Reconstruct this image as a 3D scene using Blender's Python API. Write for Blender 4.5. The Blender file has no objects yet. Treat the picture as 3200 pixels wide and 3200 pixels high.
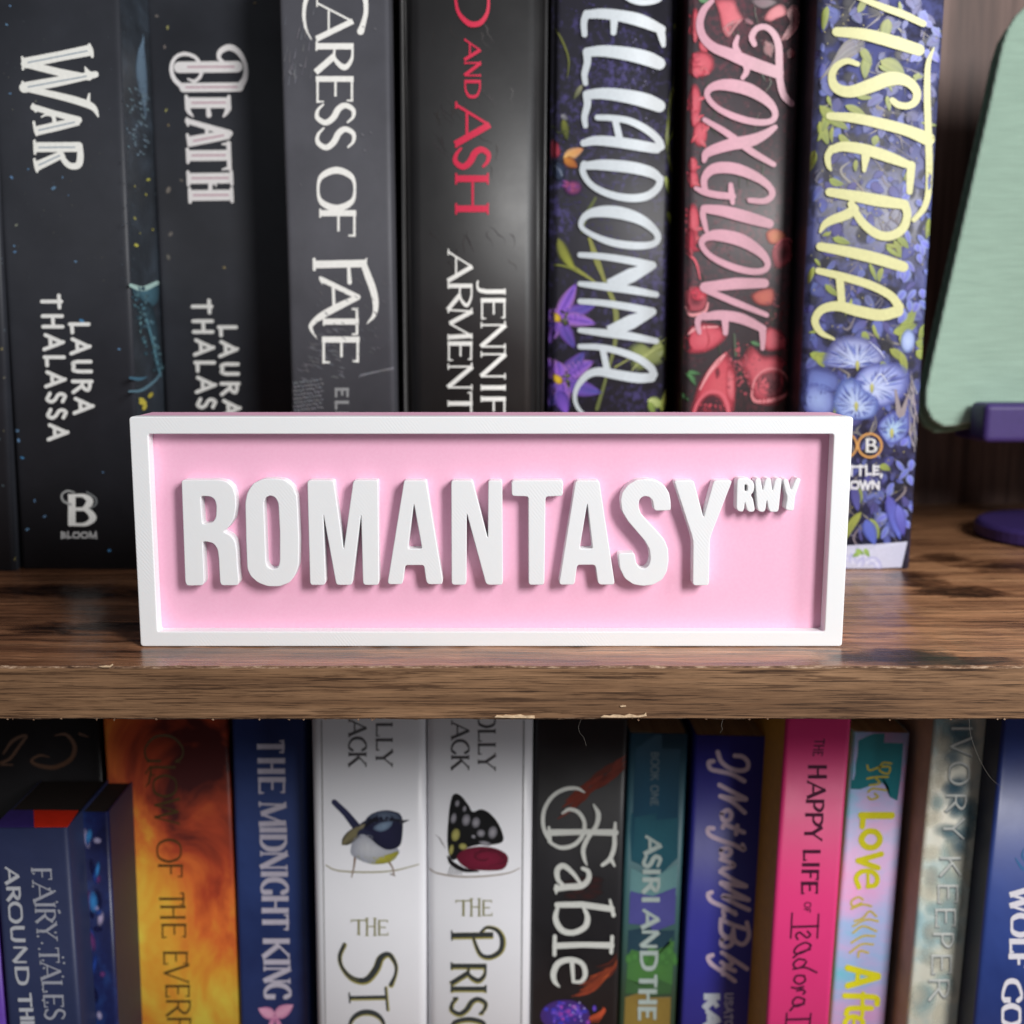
import bpy, bmesh, math, random
from mathutils import Vector, Matrix

S = bpy.context.scene
COL = S.collection
random.seed(7)

# ------------------------------------------------------------------ camera
FPX, CX, CY = 3560.0, 1545.0, 1600.0          # focal length / principal point in 3200-px photo pixels
PITCH = math.radians(9.14)
CAM = Vector((0.0, -0.2993, 0.0852))
cd = bpy.data.cameras.new("camera")
cam = bpy.data.objects.new("camera", cd)
COL.objects.link(cam)
cam.location = CAM
cam.rotation_euler = (math.radians(90) - PITCH, 0, 0)
cd.sensor_width = 36.0
cd.lens = 36.0 * FPX / 3200.0
cd.shift_x = (1600.0 - CX) / 3200.0
cd.clip_start, cd.clip_end = 0.01, 20.0
cd.dof.use_dof = True
cd.dof.focus_distance = 0.300
cd.dof.aperture_fstop = 12.5
S.camera = cam

# ------------------------------------------------------------------ light
W = bpy.data.worlds.new("World")
S.world = W
W.use_nodes = True
bg = W.node_tree.nodes["Background"]
_tc = W.node_tree.nodes.new('ShaderNodeTexCoord')          # dim room: pale ceiling, darker walls and floor
_sx = W.node_tree.nodes.new('ShaderNodeSeparateXYZ')
_rp = W.node_tree.nodes.new('ShaderNodeValToRGB')
_rp.color_ramp.elements[0].position, _rp.color_ramp.elements[0].color = 0.42, (0.58, 0.59, 0.61, 1)
_rp.color_ramp.elements[1].position, _rp.color_ramp.elements[1].color = 0.95, (1.15, 1.18, 1.24, 1)
_ma = W.node_tree.nodes.new('ShaderNodeMapRange')
_ma.inputs[1].default_value, _ma.inputs[2].default_value = -1.0, 1.0
W.node_tree.links.new(_tc.outputs['Generated'], _sx.inputs[0])
W.node_tree.links.new(_sx.outputs[2], _ma.inputs[0])
W.node_tree.links.new(_ma.outputs[0], _rp.inputs[0])
W.node_tree.links.new(_rp.outputs[0], bg.inputs[0])
bg.inputs[1].default_value = 0.17

def area_light(name, loc, target, size, energy, color, shape='DISK'):
    ld = bpy.data.lights.new(name, 'AREA')
    ld.shape = shape
    ld.size = size
    ld.energy = energy
    ld.color = color
    lo = bpy.data.objects.new(name, ld)
    COL.objects.link(lo)
    lo.location = loc
    d = Vector(target) - Vector(loc)
    lo.rotation_euler = d.to_track_quat('-Z', 'Y').to_euler()
    return lo

kl_ = area_light("key_lamp", (0.42, -0.57, 0.40), (0.02, 0.05, 0.02), 0.20, 6.6, (1.0, 0.98, 0.96), 'ELLIPSE')
kl_.data.size_y = 0.34
fl_ = area_light("streak_fill", (0.85, -0.42, 0.42), (0.0, 0.10, 0.12), 0.18, 5.0, (0.93, 0.97, 1.0), 'RECTANGLE')  # added tall fill, makes the gloss streak on the rounded black spine
fl_.data.size_y = 0.95

S.view_settings.view_transform = 'Standard'
S.view_settings.look = 'None'
S.view_settings.gamma = 1
S.view_settings.exposure = 0.0
S.view_settings.use_curve_mapping = False
S.cycles.use_denoising = True
S.cycles.use_adaptive_sampling = False
S.cycles.max_bounces = 8
S.cycles.transparent_max_bounces = 48

# ------------------------------------------------------------------ helpers
def lin(c):
    c = c / 255.0
    return c / 12.92 if c <= 0.04045 else ((c + 0.055) / 1.055) ** 2.4
def rgb(r, g, b, k=1.0):
    return (min(1, lin(r) * k), min(1, lin(g) * k), min(1, lin(b) * k), 1.0)
def mixc(a, b, t):
    return tuple(a[i] + (b[i] - a[i]) * t for i in range(4))

_F = Vector((0, math.cos(PITCH), -math.sin(PITCH)))
_U = Vector((0, math.sin(PITCH), math.cos(PITCH)))
_R = Vector((1, 0, 0))
def ray(px, py):
    return _F + _R * ((px - CX) / FPX) - _U * ((py - CY) / FPX)
def at_depth(px, py, Y):
    d = ray(px, py)
    return CAM + d * ((Y - CAM.y) / d.y)
def on_level(px, py, z):
    d = ray(px, py)
    return CAM + d * ((z - CAM.z) / d.z)

def link(o, parent=None):
    COL.objects.link(o)
    if parent is not None:
        o.parent = parent
    return o
def mesh_obj(name, verts, faces, mat, parent=None, cols=None, smooth=False, mids=None):
    me = bpy.data.meshes.new(name)
    me.from_pydata([tuple(v) for v in verts], [], faces)
    for m in (mat if isinstance(mat, (list, tuple)) else [mat]):
        me.materials.append(m)
    if cols is not None:
        at = me.color_attributes.new("Col", 'FLOAT_COLOR', 'POINT')
        for i, c in enumerate(cols):
            at.data[i].color = c
    if mids is not None:
        for i, p in enumerate(me.polygons):
            p.material_index = mids[i]
    if smooth:
        for p in me.polygons:
            p.use_smooth = True
    me.update()
    return link(bpy.data.objects.new(name, me), parent)
def tag(o, label, cat, group=None, kind=None):
    if label: o["label"] = label
    if cat: o["category"] = cat
    if group: o["group"] = group
    if kind: o["kind"] = kind
    return o
def empty(name, loc=(0, 0, 0), rot=(0, 0, 0)):
    o = bpy.data.objects.new(name, None)
    o.empty_display_size = 0.01
    COL.objects.link(o)
    o.location = loc
    o.rotation_euler = rot
    return o
def bm_obj(name, bm, mat, parent=None, smooth=False):
    me = bpy.data.meshes.new(name)
    bmesh.ops.recalc_face_normals(bm, faces=bm.faces)
    bm.to_mesh(me)
    bm.free()
    for m in (mat if isinstance(mat, (list, tuple)) else [mat]):
        me.materials.append(m)
    if smooth:
        for p in me.polygons:
            p.use_smooth = True
    return link(bpy.data.objects.new(name, me), parent)
def box_bm(x0, x1, y0, y1, z0, z1, bevel=0.0, seg=2):
    bm = bmesh.new()
    bmesh.ops.create_cube(bm, size=1.0)
    for v in bm.verts:
        v.co = Vector(((x0 + x1) / 2 + v.co.x * (x1 - x0), (y0 + y1) / 2 + v.co.y * (y1 - y0), (z0 + z1) / 2 + v.co.z * (z1 - z0)))
    if bevel > 0:
        bmesh.ops.bevel(bm, geom=list(bm.edges), offset=bevel, segments=seg, affect='EDGES', profile=0.5)
    return bm

def cat(pts, n=6, closed=False):
    """Catmull-Rom through points (tuples of any length)."""
    P = [tuple(p) for p in pts]
    m = len(P)
    if m < 3 and not closed:
        out = []
        for i in range(m - 1):
            for k in range(n):
                t = k / n
                out.append(tuple(a + (b - a) * t for a, b in zip(P[i], P[i + 1])))
        out.append(P[-1])
        return out
    out = []
    segs = m if closed else m - 1
    for i in range(segs):
        p0 = P[(i - 1) % m] if closed or i > 0 else tuple(2 * a - b for a, b in zip(P[0], P[1]))
        p1, p2 = P[i % m], P[(i + 1) % m]
        p3 = P[(i + 2) % m] if closed or i + 2 < m else tuple(2 * a - b for a, b in zip(P[-1], P[-2]))
        for k in range(n):
            t = k / n
            out.append(tuple(0.5 * (2 * b + (c - a) * t + (2 * a - 5 * b + 4 * c - d) * t * t + (3 * b - a - 3 * c + d) * t ** 3)
                             for a, b, c, d in zip(p0, p1, p2, p3)))
    if not closed:
        out.append(P[-1])
    return out
def chaikin(pts, r=0.2, it=2, most=9.0):
    """round the corners of an outline; no corner is cut by more than `most`"""
    r0 = r
    for _ in range(it):
        o = []
        m = len(pts)
        for i in range(m):
            a, b = pts[i], pts[(i + 1) % m]
            r = min(r0, most / max(1e-6, math.hypot(b[0] - a[0], b[1] - a[1])))
            o.append((a[0] + (b[0] - a[0]) * r, a[1] + (b[1] - a[1]) * r))
            o.append((a[0] + (b[0] - a[0]) * (1 - r), a[1] + (b[1] - a[1]) * (1 - r)))
        pts = o
    return pts

# ------------------------------------------------------------------ materials
class NT:
    def __init__(self, name):
        self.m = bpy.data.materials.new(name)
        self.m.use_nodes = True
        self.t = self.m.node_tree
        self.b = self.t.nodes["Principled BSDF"]
    def n(self, typ, **kw):
        nd = self.t.nodes.new(typ)
        for k, v in kw.items():
            if k in nd.inputs.keys():
                nd.inputs[k].default_value = v
            else:
                setattr(nd, k, v)
        return nd
    def l(self, a, b):
        self.t.links.new(a, b)
    def coord(self, scale=(1, 1, 1), rot=(0, 0, 0), loc=(0, 0, 0)):
        tc = self.n('ShaderNodeTexCoord')
        mp = self.n('ShaderNodeMapping')
        mp.inputs['Scale'].default_value = scale
        mp.inputs['Rotation'].default_value = rot
        mp.inputs['Location'].default_value = loc
        self.l(tc.outputs['Object'], mp.inputs['Vector'])
        return mp.outputs['Vector']
    def noise(self, vec, scale, detail=4, rough=0.55, dist=0.0):
        nd = self.n('ShaderNodeTexNoise')
        nd.inputs['Scale'].default_value = scale
        nd.inputs['Detail'].default_value = detail
        nd.inputs['Roughness'].default_value = rough
        nd.inputs['Distortion'].default_value = dist
        self.l(vec, nd.inputs['Vector'])
        return nd.outputs['Fac']
    def ramp(self, fac, stops, interp='LINEAR'):
        r = self.n('ShaderNodeValToRGB')
        r.color_ramp.interpolation = interp
        e = r.color_ramp.elements
        while len(e) < len(stops):
            e.new(0.5)
        for i, (p, c) in enumerate(stops):
            e[i].position = p
            e[i].color = c if len(c) == 4 else (*c, 1)
        self.l(fac, r.inputs['Fac'])
        return r.outputs['Color']
    def math(self, op, a, b=None):
        nd = self.n('ShaderNodeMath')
        nd.operation = op
        for i, x in enumerate((a, b)):
            if x is None: continue
            if isinstance(x, (int, float)): nd.inputs[i].default_value = x
            else: self.l(x, nd.inputs[i])
        return nd.outputs[0]
    def mix(self, fac, a, b, mode='MIX'):
        nd = self.n('ShaderNodeMix')
        nd.data_type = 'RGBA'
        nd.blend_type = mode
        for key, x in ((0, fac), (6, a), (7, b)):
            if isinstance(x, (int, float)): nd.inputs[key].default_value = x
            elif isinstance(x, tuple): nd.inputs[key].default_value = x
            else: self.l(x, nd.inputs[key])
        return nd.outputs[2]
    def bump(self, h, strength=0.3, dist=0.0002):
        nd = self.n('ShaderNodeBump')
        nd.inputs['Strength'].default_value = strength
        nd.inputs['Distance'].default_value = dist
        self.l(h, nd.inputs['Height'])
        self.l(nd.outputs[0], self.b.inputs['Normal'])
    def set(self, color=None, rough=None, spec=None, coat=None, coat_r=None, sheen=None):
        b = self.b
        if color is not None:
            if isinstance(color, tuple): b.inputs['Base Color'].default_value = color
            else: self.l(color, b.inputs['Base Color'])
        if rough is not None:
            if isinstance(rough, (int, float)): b.inputs['Roughness'].default_value = rough
            else: self.l(rough, b.inputs['Roughness'])
        if spec is not None: b.inputs['Specular IOR Level'].default_value = spec
        if coat is not None: b.inputs['Coat Weight'].default_value = coat
        if coat_r is not None: b.inputs['Coat Roughness'].default_value = coat_r
        if sheen is not None: b.inputs['Sheen Weight'].default_value = sheen
        return self.m

def mat_plain(name, color, rough=0.5, spec=0.5, var=0.08, scale=300, bump=0.0):
    k = NT(name)
    f = k.noise(k.coord(), scale, 3)
    c = k.ramp(f, [(0.3, tuple(x * (1 - var) for x in color[:3])), (0.7, tuple(min(1, x * (1 + var)) for x in color[:3]))])
    if bump: k.bump(f, bump, 0.0001)
    return k.set(c, rough, spec)
def mat_print(name, rough=0.45, spec=0.5, soft=False):
    """ink: colour stored per printed shape, broken up by a fine paper noise"""
    k = NT(name)
    a = k.n('ShaderNodeVertexColor', layer_name="Col")
    f = k.noise(k.coord(), 900, 3)
    g = k.ramp(f, [(0.25, (0.88,) * 3), (0.75, (1.0,) * 3)])
    c = k.mix(1.0, a.outputs[0], g, 'MULTIPLY')
    if soft:
        k.l(a.outputs[1], k.b.inputs['Alpha'])
    return k.set(c, rough, spec)
def mat_cover(name, stops, scale=40, stretch=(1, 1, 1), rough=0.45, spec=0.5, detail=5, dist=0.3, bump=0.05, fine=0.0):
    k = NT(name)
    v = k.coord(stretch)
    f = k.noise(v, scale, detail, 0.6, dist)
    c = k.ramp(f, stops)
    h = k.noise(k.coord(), 500, 3)
    if bump: k.bump(h, bump, 0.0003)
    r = k.ramp(k.noise(k.coord(loc=(3, 1, 2)), 30, 5), [(0.3, (rough * 0.85,) * 3), (0.7, (min(1, rough * 1.15),) * 3)])
    return k.set(c, r, spec)

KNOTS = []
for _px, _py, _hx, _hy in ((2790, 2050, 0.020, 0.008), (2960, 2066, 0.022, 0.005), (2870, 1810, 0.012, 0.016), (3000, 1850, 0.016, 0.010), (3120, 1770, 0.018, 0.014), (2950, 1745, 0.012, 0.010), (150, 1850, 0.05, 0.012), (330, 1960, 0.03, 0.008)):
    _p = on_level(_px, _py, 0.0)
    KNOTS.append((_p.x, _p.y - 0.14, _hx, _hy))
def wood_top():
    k = NT("shelf_laminate_top")
    fib = k.noise(k.coord((30, 520, 520)), 1.0, 7, 0.74, 0.1)
    fib2 = k.noise(k.coord((70, 1400, 1400), loc=(.3, .2, 0)), 1.0, 4, 0.6)
    band = k.noise(k.coord((6, 90, 90)), 1.5, 7, 0.7, 0.25)
    c1 = k.ramp(band, [(0.32, rgb(104, 71, 52)), (0.45, rgb(152, 108, 78)), (0.56, rgb(186, 137, 100)), (0.72, rgb(214, 164, 124))])
    # charred-looking knots printed on the laminate: (x, y, half-length, half-width)
    sx = k.n('ShaderNodeSeparateXYZ')
    k.l(k.coord(), sx.inputs[0])
    wob = k.math('MULTIPLY', k.math('SUBTRACT', k.noise(k.coord((46, 80, 80)), 1.0, 8, 0.75, 0.8), 0.5), 4.2)
    tot = None
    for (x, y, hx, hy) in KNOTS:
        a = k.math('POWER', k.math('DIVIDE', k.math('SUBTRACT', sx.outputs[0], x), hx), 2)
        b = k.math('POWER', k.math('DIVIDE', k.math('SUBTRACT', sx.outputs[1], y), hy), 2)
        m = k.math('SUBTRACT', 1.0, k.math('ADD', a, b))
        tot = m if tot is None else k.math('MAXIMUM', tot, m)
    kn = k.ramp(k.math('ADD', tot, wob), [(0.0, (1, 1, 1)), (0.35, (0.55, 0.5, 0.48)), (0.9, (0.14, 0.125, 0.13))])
    # the board's colour is darker in its left half than in its right half
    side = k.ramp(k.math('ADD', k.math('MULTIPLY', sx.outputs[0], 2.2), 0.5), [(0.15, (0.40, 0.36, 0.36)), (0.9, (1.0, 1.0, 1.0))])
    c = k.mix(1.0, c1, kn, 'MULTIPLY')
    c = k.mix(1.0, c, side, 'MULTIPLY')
    c = k.mix(1.0, c, k.ramp(fib, [(0.38, (0.30, 0.26, 0.25)), (0.47, (0.95, 0.95, 0.95)), (0.64, (1.4, 1.34, 1.26))]), 'MULTIPLY')
    c = k.mix(0.6, c, k.ramp(fib2, [(0.36, (0.45, 0.42, 0.4)), (0.58, (1.14, 1.12, 1.1))]), 'MULTIPLY')
    k.bump(k.math('ADD', fib, fib2), 0.5, 0.00008)
    return k.set(c, k.ramp(fib, [(0.3, (0.22,) * 3), (0.7, (0.34,) * 3)]), 0.42)
def wood_edge():
    k = NT("shelf_edge_band")
    st = k.noise(k.coord((46, 2100, 2100), loc=(0.2, 0, 0.05)), 1.0, 6, 0.62, 0.25)
    lo = k.noise(k.coord((26, 720, 720)), 1.2, 6, 0.62, 0.3)
    big = k.noise(k.coord((9, 160, 160)), 1.0, 4, 0.6)
    fine = k.noise(k.coord((140, 4200, 4200)), 1.0, 5, 0.65)
    c = k.ramp(big, [(0.35, rgb(110, 81, 58)), (0.5, rgb(132, 100, 73)), (0.66, rgb(150, 116, 87))])
    c = k.mix(1.0, c, k.ramp(lo, [(0.38, (0.42, 0.38, 0.36)), (0.41, (0.8, 0.78, 0.76)), (0.50, (1, 1, 1))]), 'MULTIPLY')
    c = k.mix(0.9, c, k.ramp(st, [(0.41, (0.36, 0.32, 0.30)), (0.46, (0.9, 0.9, 0.9)), (0.62, (1.12, 1.1, 1.08))]), 'MULTIPLY')
    c = k.mix(0.6, c, k.ramp(fine, [(0.36, (0.6, 0.57, 0.55)), (0.6, (1.12, 1.12, 1.12))]), 'MULTIPLY')
    k.bump(fine, 0.25, 0.00008)
    return k.set(c, 0.62, 0.3)
def wood_worn():
    k = NT("worn_board_edge")
    f = k.noise(k.coord((260, 900, 900)), 1.0, 5, 0.7)
    c = k.ramp(f, [(0.36, rgb(66, 46, 34)), (0.52, rgb(120, 92, 72)), (0.70, rgb(190, 164, 140))])
    k.bump(f, 0.6, 0.0003)
    return k.set(c, 0.8, 0.2)
def wood_back():
    k = NT("back_panel_laminate")
    f = k.noise(k.coord((170, 170, 6)), 1.0, 6, 0.62, 0.6)
    c = k.ramp(f, [(0.3, rgb(52, 34, 30)), (0.5, rgb(98, 72, 64)), (0.72, rgb(146, 116, 106))])
    return k.set(c, 0.5, 0.4)
def plastic_white(name, lines=True, col=(0.83, 0.835, 0.85, 1)):
    k = NT(name)
    v = k.coord((1, 1, 1), (0, math.radians(38), 0))
    w = k.n('ShaderNodeTexWave', wave_type='BANDS', bands_direction='X', wave_profile='SIN')
    w.inputs['Scale'].default_value = 420
    w.inputs['Distortion'].default_value = 0.6
    w.inputs['Detail'].default_value = 1.0
    k.l(v, w.inputs['Vector'])
    n1 = k.noise(k.coord(), 60, 3)
    msk = k.ramp(n1, [(0.45, (0, 0, 0)), (0.66, (1, 1, 1))])
    h = k.math('MULTIPLY', w.outputs['Fac'], msk)
    grit = k.noise(k.coord(), 1400, 2)
    h2 = k.math('ADD', h, k.math('MULTIPLY', grit, 0.5))
    k.bump(h2, 0.32, 0.00006)
    c = k.mix(k.math('MULTIPLY', h, 0.10), col, (0.95, 0.955, 0.965, 1))
    k.b.inputs['Subsurface Weight'].default_value = 0.12
    k.b.inputs['Subsurface Radius'].default_value = (0.0012, 0.001, 0.0009)
    k.b.inputs['Subsurface Scale'].default_value = 1.0
    return k.set(c, 0.42, 0.45)
def plastic_pink():
    k = NT("pink_printed_plastic")
    f = k.noise(k.coord(), 1100, 3)
    c = k.ramp(f, [(0.3, rgb(243, 182, 210)), (0.7, rgb(245, 188, 214))])
    k.bump(f, 0.25, 0.00005)
    return k.set(c, 0.5, 0.4)
def fabric(name, c1, c2):
    k = NT(name)
    a = k.n('ShaderNodeTexWave', wave_type='BANDS', bands_direction='X'); a.inputs['Scale'].default_value = 240
    b = k.n('ShaderNodeTexWave', wave_type='BANDS', bands_direction='Z'); b.inputs['Scale'].default_value = 240
    v = k.coord()
    for w in (a, b):
        w.inputs['Distortion'].default_value = 1.2
        w.inputs['Detail'].default_value = 1
        k.l(v, w.inputs['Vector'])
    h = k.math('MULTIPLY', a.outputs['Fac'], b.outputs['Fac'])
    n = k.noise(k.coord((60, 60, 500)), 1.0, 4)
    c = k.mix(h, c1, c2)
    c = k.mix(0.6, c, k.ramp(n, [(0.3, (0.82,) * 3), (0.7, (1.1,) * 3)]), 'MULTIPLY')
    k.bump(h, 0.5, 0.0004)
    return k.set(c, 0.9, 0.2, sheen=0.2)

M = {
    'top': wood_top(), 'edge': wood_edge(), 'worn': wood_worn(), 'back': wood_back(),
    'white': plastic_white("white_printed_plastic"), 'pink': plastic_pink(),
    'paper': mat_cover("page_edges", [(0.3, rgb(178, 160, 132)), (0.7, rgb(214, 198, 168))], 1.0, (900, 3, 3), 0.85, 0.2, bump=0.2),
    'ink': mat_print("printed_ink", 0.42, 0.5), 'ink_gloss': mat_print("glossy_printed_ink", 0.28, 0.55),
    'ink_matte': mat_print("matte_printed_ink", 0.6, 0.35), 'ink_soft': mat_print("airbrushed_ink", 0.42, 0.5, True),
    'ink_mist': mat_print("misty_jacket_ink", 0.5, 0.6, True),
    'shaded_pages': mat_plain("shaded_page_edges", rgb(40, 34, 32), 0.8, 0.2),  # page edges coloured dark to stand in for the shelf's shadow
    'chip': mat_plain("bare_particle_board", rgb(206, 178, 146), 0.9, 0.1, 0.25, 900),
    'lint': mat_plain("white_lint", rgb(112, 106, 100), 0.8, 0.2),
    'purple': mat_plain("purple_printed_plastic", rgb(66, 50, 112), 0.5, 0.4, 0.06, 500, 0.15),
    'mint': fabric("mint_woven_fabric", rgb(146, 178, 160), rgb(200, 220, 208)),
    'mint_dark': fabric("darker_green_lining", rgb(112, 142, 124), rgb(150, 178, 160)),  # darker green weave for the case's back cover
    'screen': mat_plain("dark_tablet_glass", (0.01, 0.01, 0.012, 1), 0.15),
}

# ------------------------------------------------------------------ stroke lettering
GW = dict(I=.24, J=.42, L=.56, E=.58, F=.55, T=.68, A=.78, B=.62, C=.74, D=.78, G=.80, H=.80, K=.74, M=.98, N=.82,
          O=.86, P=.60, R=.70, S=.54, U=.74, V=.76, W=1.08, Y=.72)
GW[' '] = .38; GW[','] = .2
# kind: V heavy, T light, N heavy where it runs vertically; 3rd item True = smooth curve
GL = {
    'A': [('T', [(0, 0), (.5, 1)]), ('V', [(.5, 1), (1, 0)]), ('T', [(.2, .34), (.8, .34)])],
    'B': [('V', [(.14, 0), (.14, 1)]), ('N', [(.14, 1), (.6, .99), (.83, .77), (.6, .54), (.14, .53)], True), ('N', [(.14, .53), (.68, .51), (.95, .26), (.68, .01), (.14, 0)], True)],
    'C': [('N', [(.95, .78), (.75, .97), (.45, .99), (.14, .76), (.05, .5), (.14, .23), (.45, .01), (.75, .03), (.97, .22)], True)],
    'D': [('V', [(.14, 0), (.14, 1)]), ('N', [(.14, 1), (.55, .98), (.88, .76), (.96, .5), (.88, .24), (.55, .02), (.14, 0)], True)],
    'E': [('V', [(.16, 0), (.16, 1)]), ('T', [(.16, .985), (.92, .985)]), ('T', [(.16, .52), (.78, .52)]), ('T', [(.16, .015), (.96, .015)])],
    'F': [('V', [(.16, 0), (.16, 1)]), ('T', [(.16, .985), (.95, .985)]), ('T', [(.16, .52), (.80, .52)])],
    'G': [('N', [(.93, .80), (.75, .97), (.45, .99), (.14, .76), (.05, .5), (.14, .23), (.45, .01), (.75, .03), (.9, .12)], True), ('V', [(.9, .06), (.9, .42)])],
    'H': [('V', [(.14, 0), (.14, 1)]), ('V', [(.86, 0), (.86, 1)]), ('T', [(.14, .52), (.86, .52)])],
    'I': [('V', [(.5, 0), (.5, 1)])],
    'J': [('V', [(.72, 1), (.72, .2)]), ('N', [(.72, .22), (.6, -.06), (.3, -.14), (0, -.12)], True)],
    'K': [('V', [(.14, 0), (.14, 1)]), ('T', [(.16, .44), (.88, 1)]), ('V', [(.36, .58), (.98, 0)])],
    'L': [('V', [(.16, 0), (.16, 1)]), ('T', [(.16, .015), (.96, .015)])],
    'M': [('T', [(.08, 0), (.12, 1)]), ('V', [(.12, 1), (.5, .08)]), ('T', [(.5, .08), (.88, 1)]), ('V', [(.88, 1), (.93, 0)])],
    'N': [('T', [(.12, 0), (.12, 1)]), ('V', [(.12, 1), (.88, 0)]), ('T', [(.88, 0), (.88, 1)])],
    'O': [('N', [(.5, 1), (.2, .88), (.05, .5), (.2, .12), (.5, 0), (.8, .12), (.95, .5), (.8, .88)], 'closed')],
    'P': [('V', [(.16, 0), (.16, 1)]), ('N', [(.16, 1), (.62, .98), (.92, .74), (.62, .47), (.16, .46)], True)],
    'R': [('V', [(.14, 0), (.14, 1)]), ('N', [(.14, 1), (.55, .98), (.82, .76), (.55, .51), (.14, .5)], True), ('V', [(.45, .5), (.98, 0)])],
    'S': [('N', [(.88, .82), (.65, .98), (.32, .96), (.12, .76), (.28, .58), (.68, .44), (.9, .24), (.68, .03), (.35, .01), (.08, .18)], True)],
    'T': [('V', [(.5, 0), (.5, 1)]), ('T', [(.02, .985), (.98, .985)])],
    'U': [('V', [(.14, 1), (.14, .3)]), ('N', [(.14, .32), (.25, .06), (.5, 0), (.75, .06), (.86, .32)], True), ('V', [(.86, .3), (.86, 1)])],
    'V': [('V', [(.02, 1), (.5, 0)]), ('T', [(.5, 0), (.98, 1)])],
    'W': [('V', [(.02, 1), (.27, 0)]), ('T', [(.27, 0), (.5, .95)]), ('V', [(.5, .95), (.74, 0)]), ('T', [(.74, 0), (.98, 1)])],
    'Y': [('V', [(.04, 1), (.5, .45)]), ('T', [(.96, 1), (.5, .45)]), ('V', [(.5, .47), (.5, 0)])],
    ',': [('V', [(.5, .1), (.3, -.18)])],
}
SER = {  # points that carry a horizontal foot serif
    'A': [(0, 0), (1, 0)], 'B': [], 'D': [], 'E': [], 'F': [(.16, 0)], 'H': [(.14, 0), (.14, 1), (.86, 0), (.86, 1)],
    'I': [(.5, 0), (.5, 1)], 'J': [(.72, 1)], 'K': [(.14, 0), (.14, 1), (.92, 1), (.95, 0)], 'L': [(.16, 1)], 'M': [(.08, 0), (.1, 1), (.9, 1), (.93, 0)],
    'N': [(.12, 0), (.08, 1), (.88, 1)], 'P': [(.16, 0)], 'R': [(.14, 0)], 'T': [(.5, 0)], 'U': [(.14, 1), (.86, 1)],
    'V': [(.02, 1), (.98, 1)], 'W': [(.02, 1), (.98, 1), (.5, .95)], 'Y': [(.04, 1), (.96, 1), (.5, 0)],
}
TICK = {'E': [(.92, .985, -.17), (.96, .015, .2), (.78, .52, .0)], 'F': [(.95, .985, -.2)], 'T': [(.03, .985, -.18), (.97, .985, -.18)],
        'L': [(.96, .015, .22)], 'C': [(.93, .78, .14)], 'G': [(.93, .80, .14)], 'S': [(.88, .80, .12), (.08, .2, -.14)]}

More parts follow.
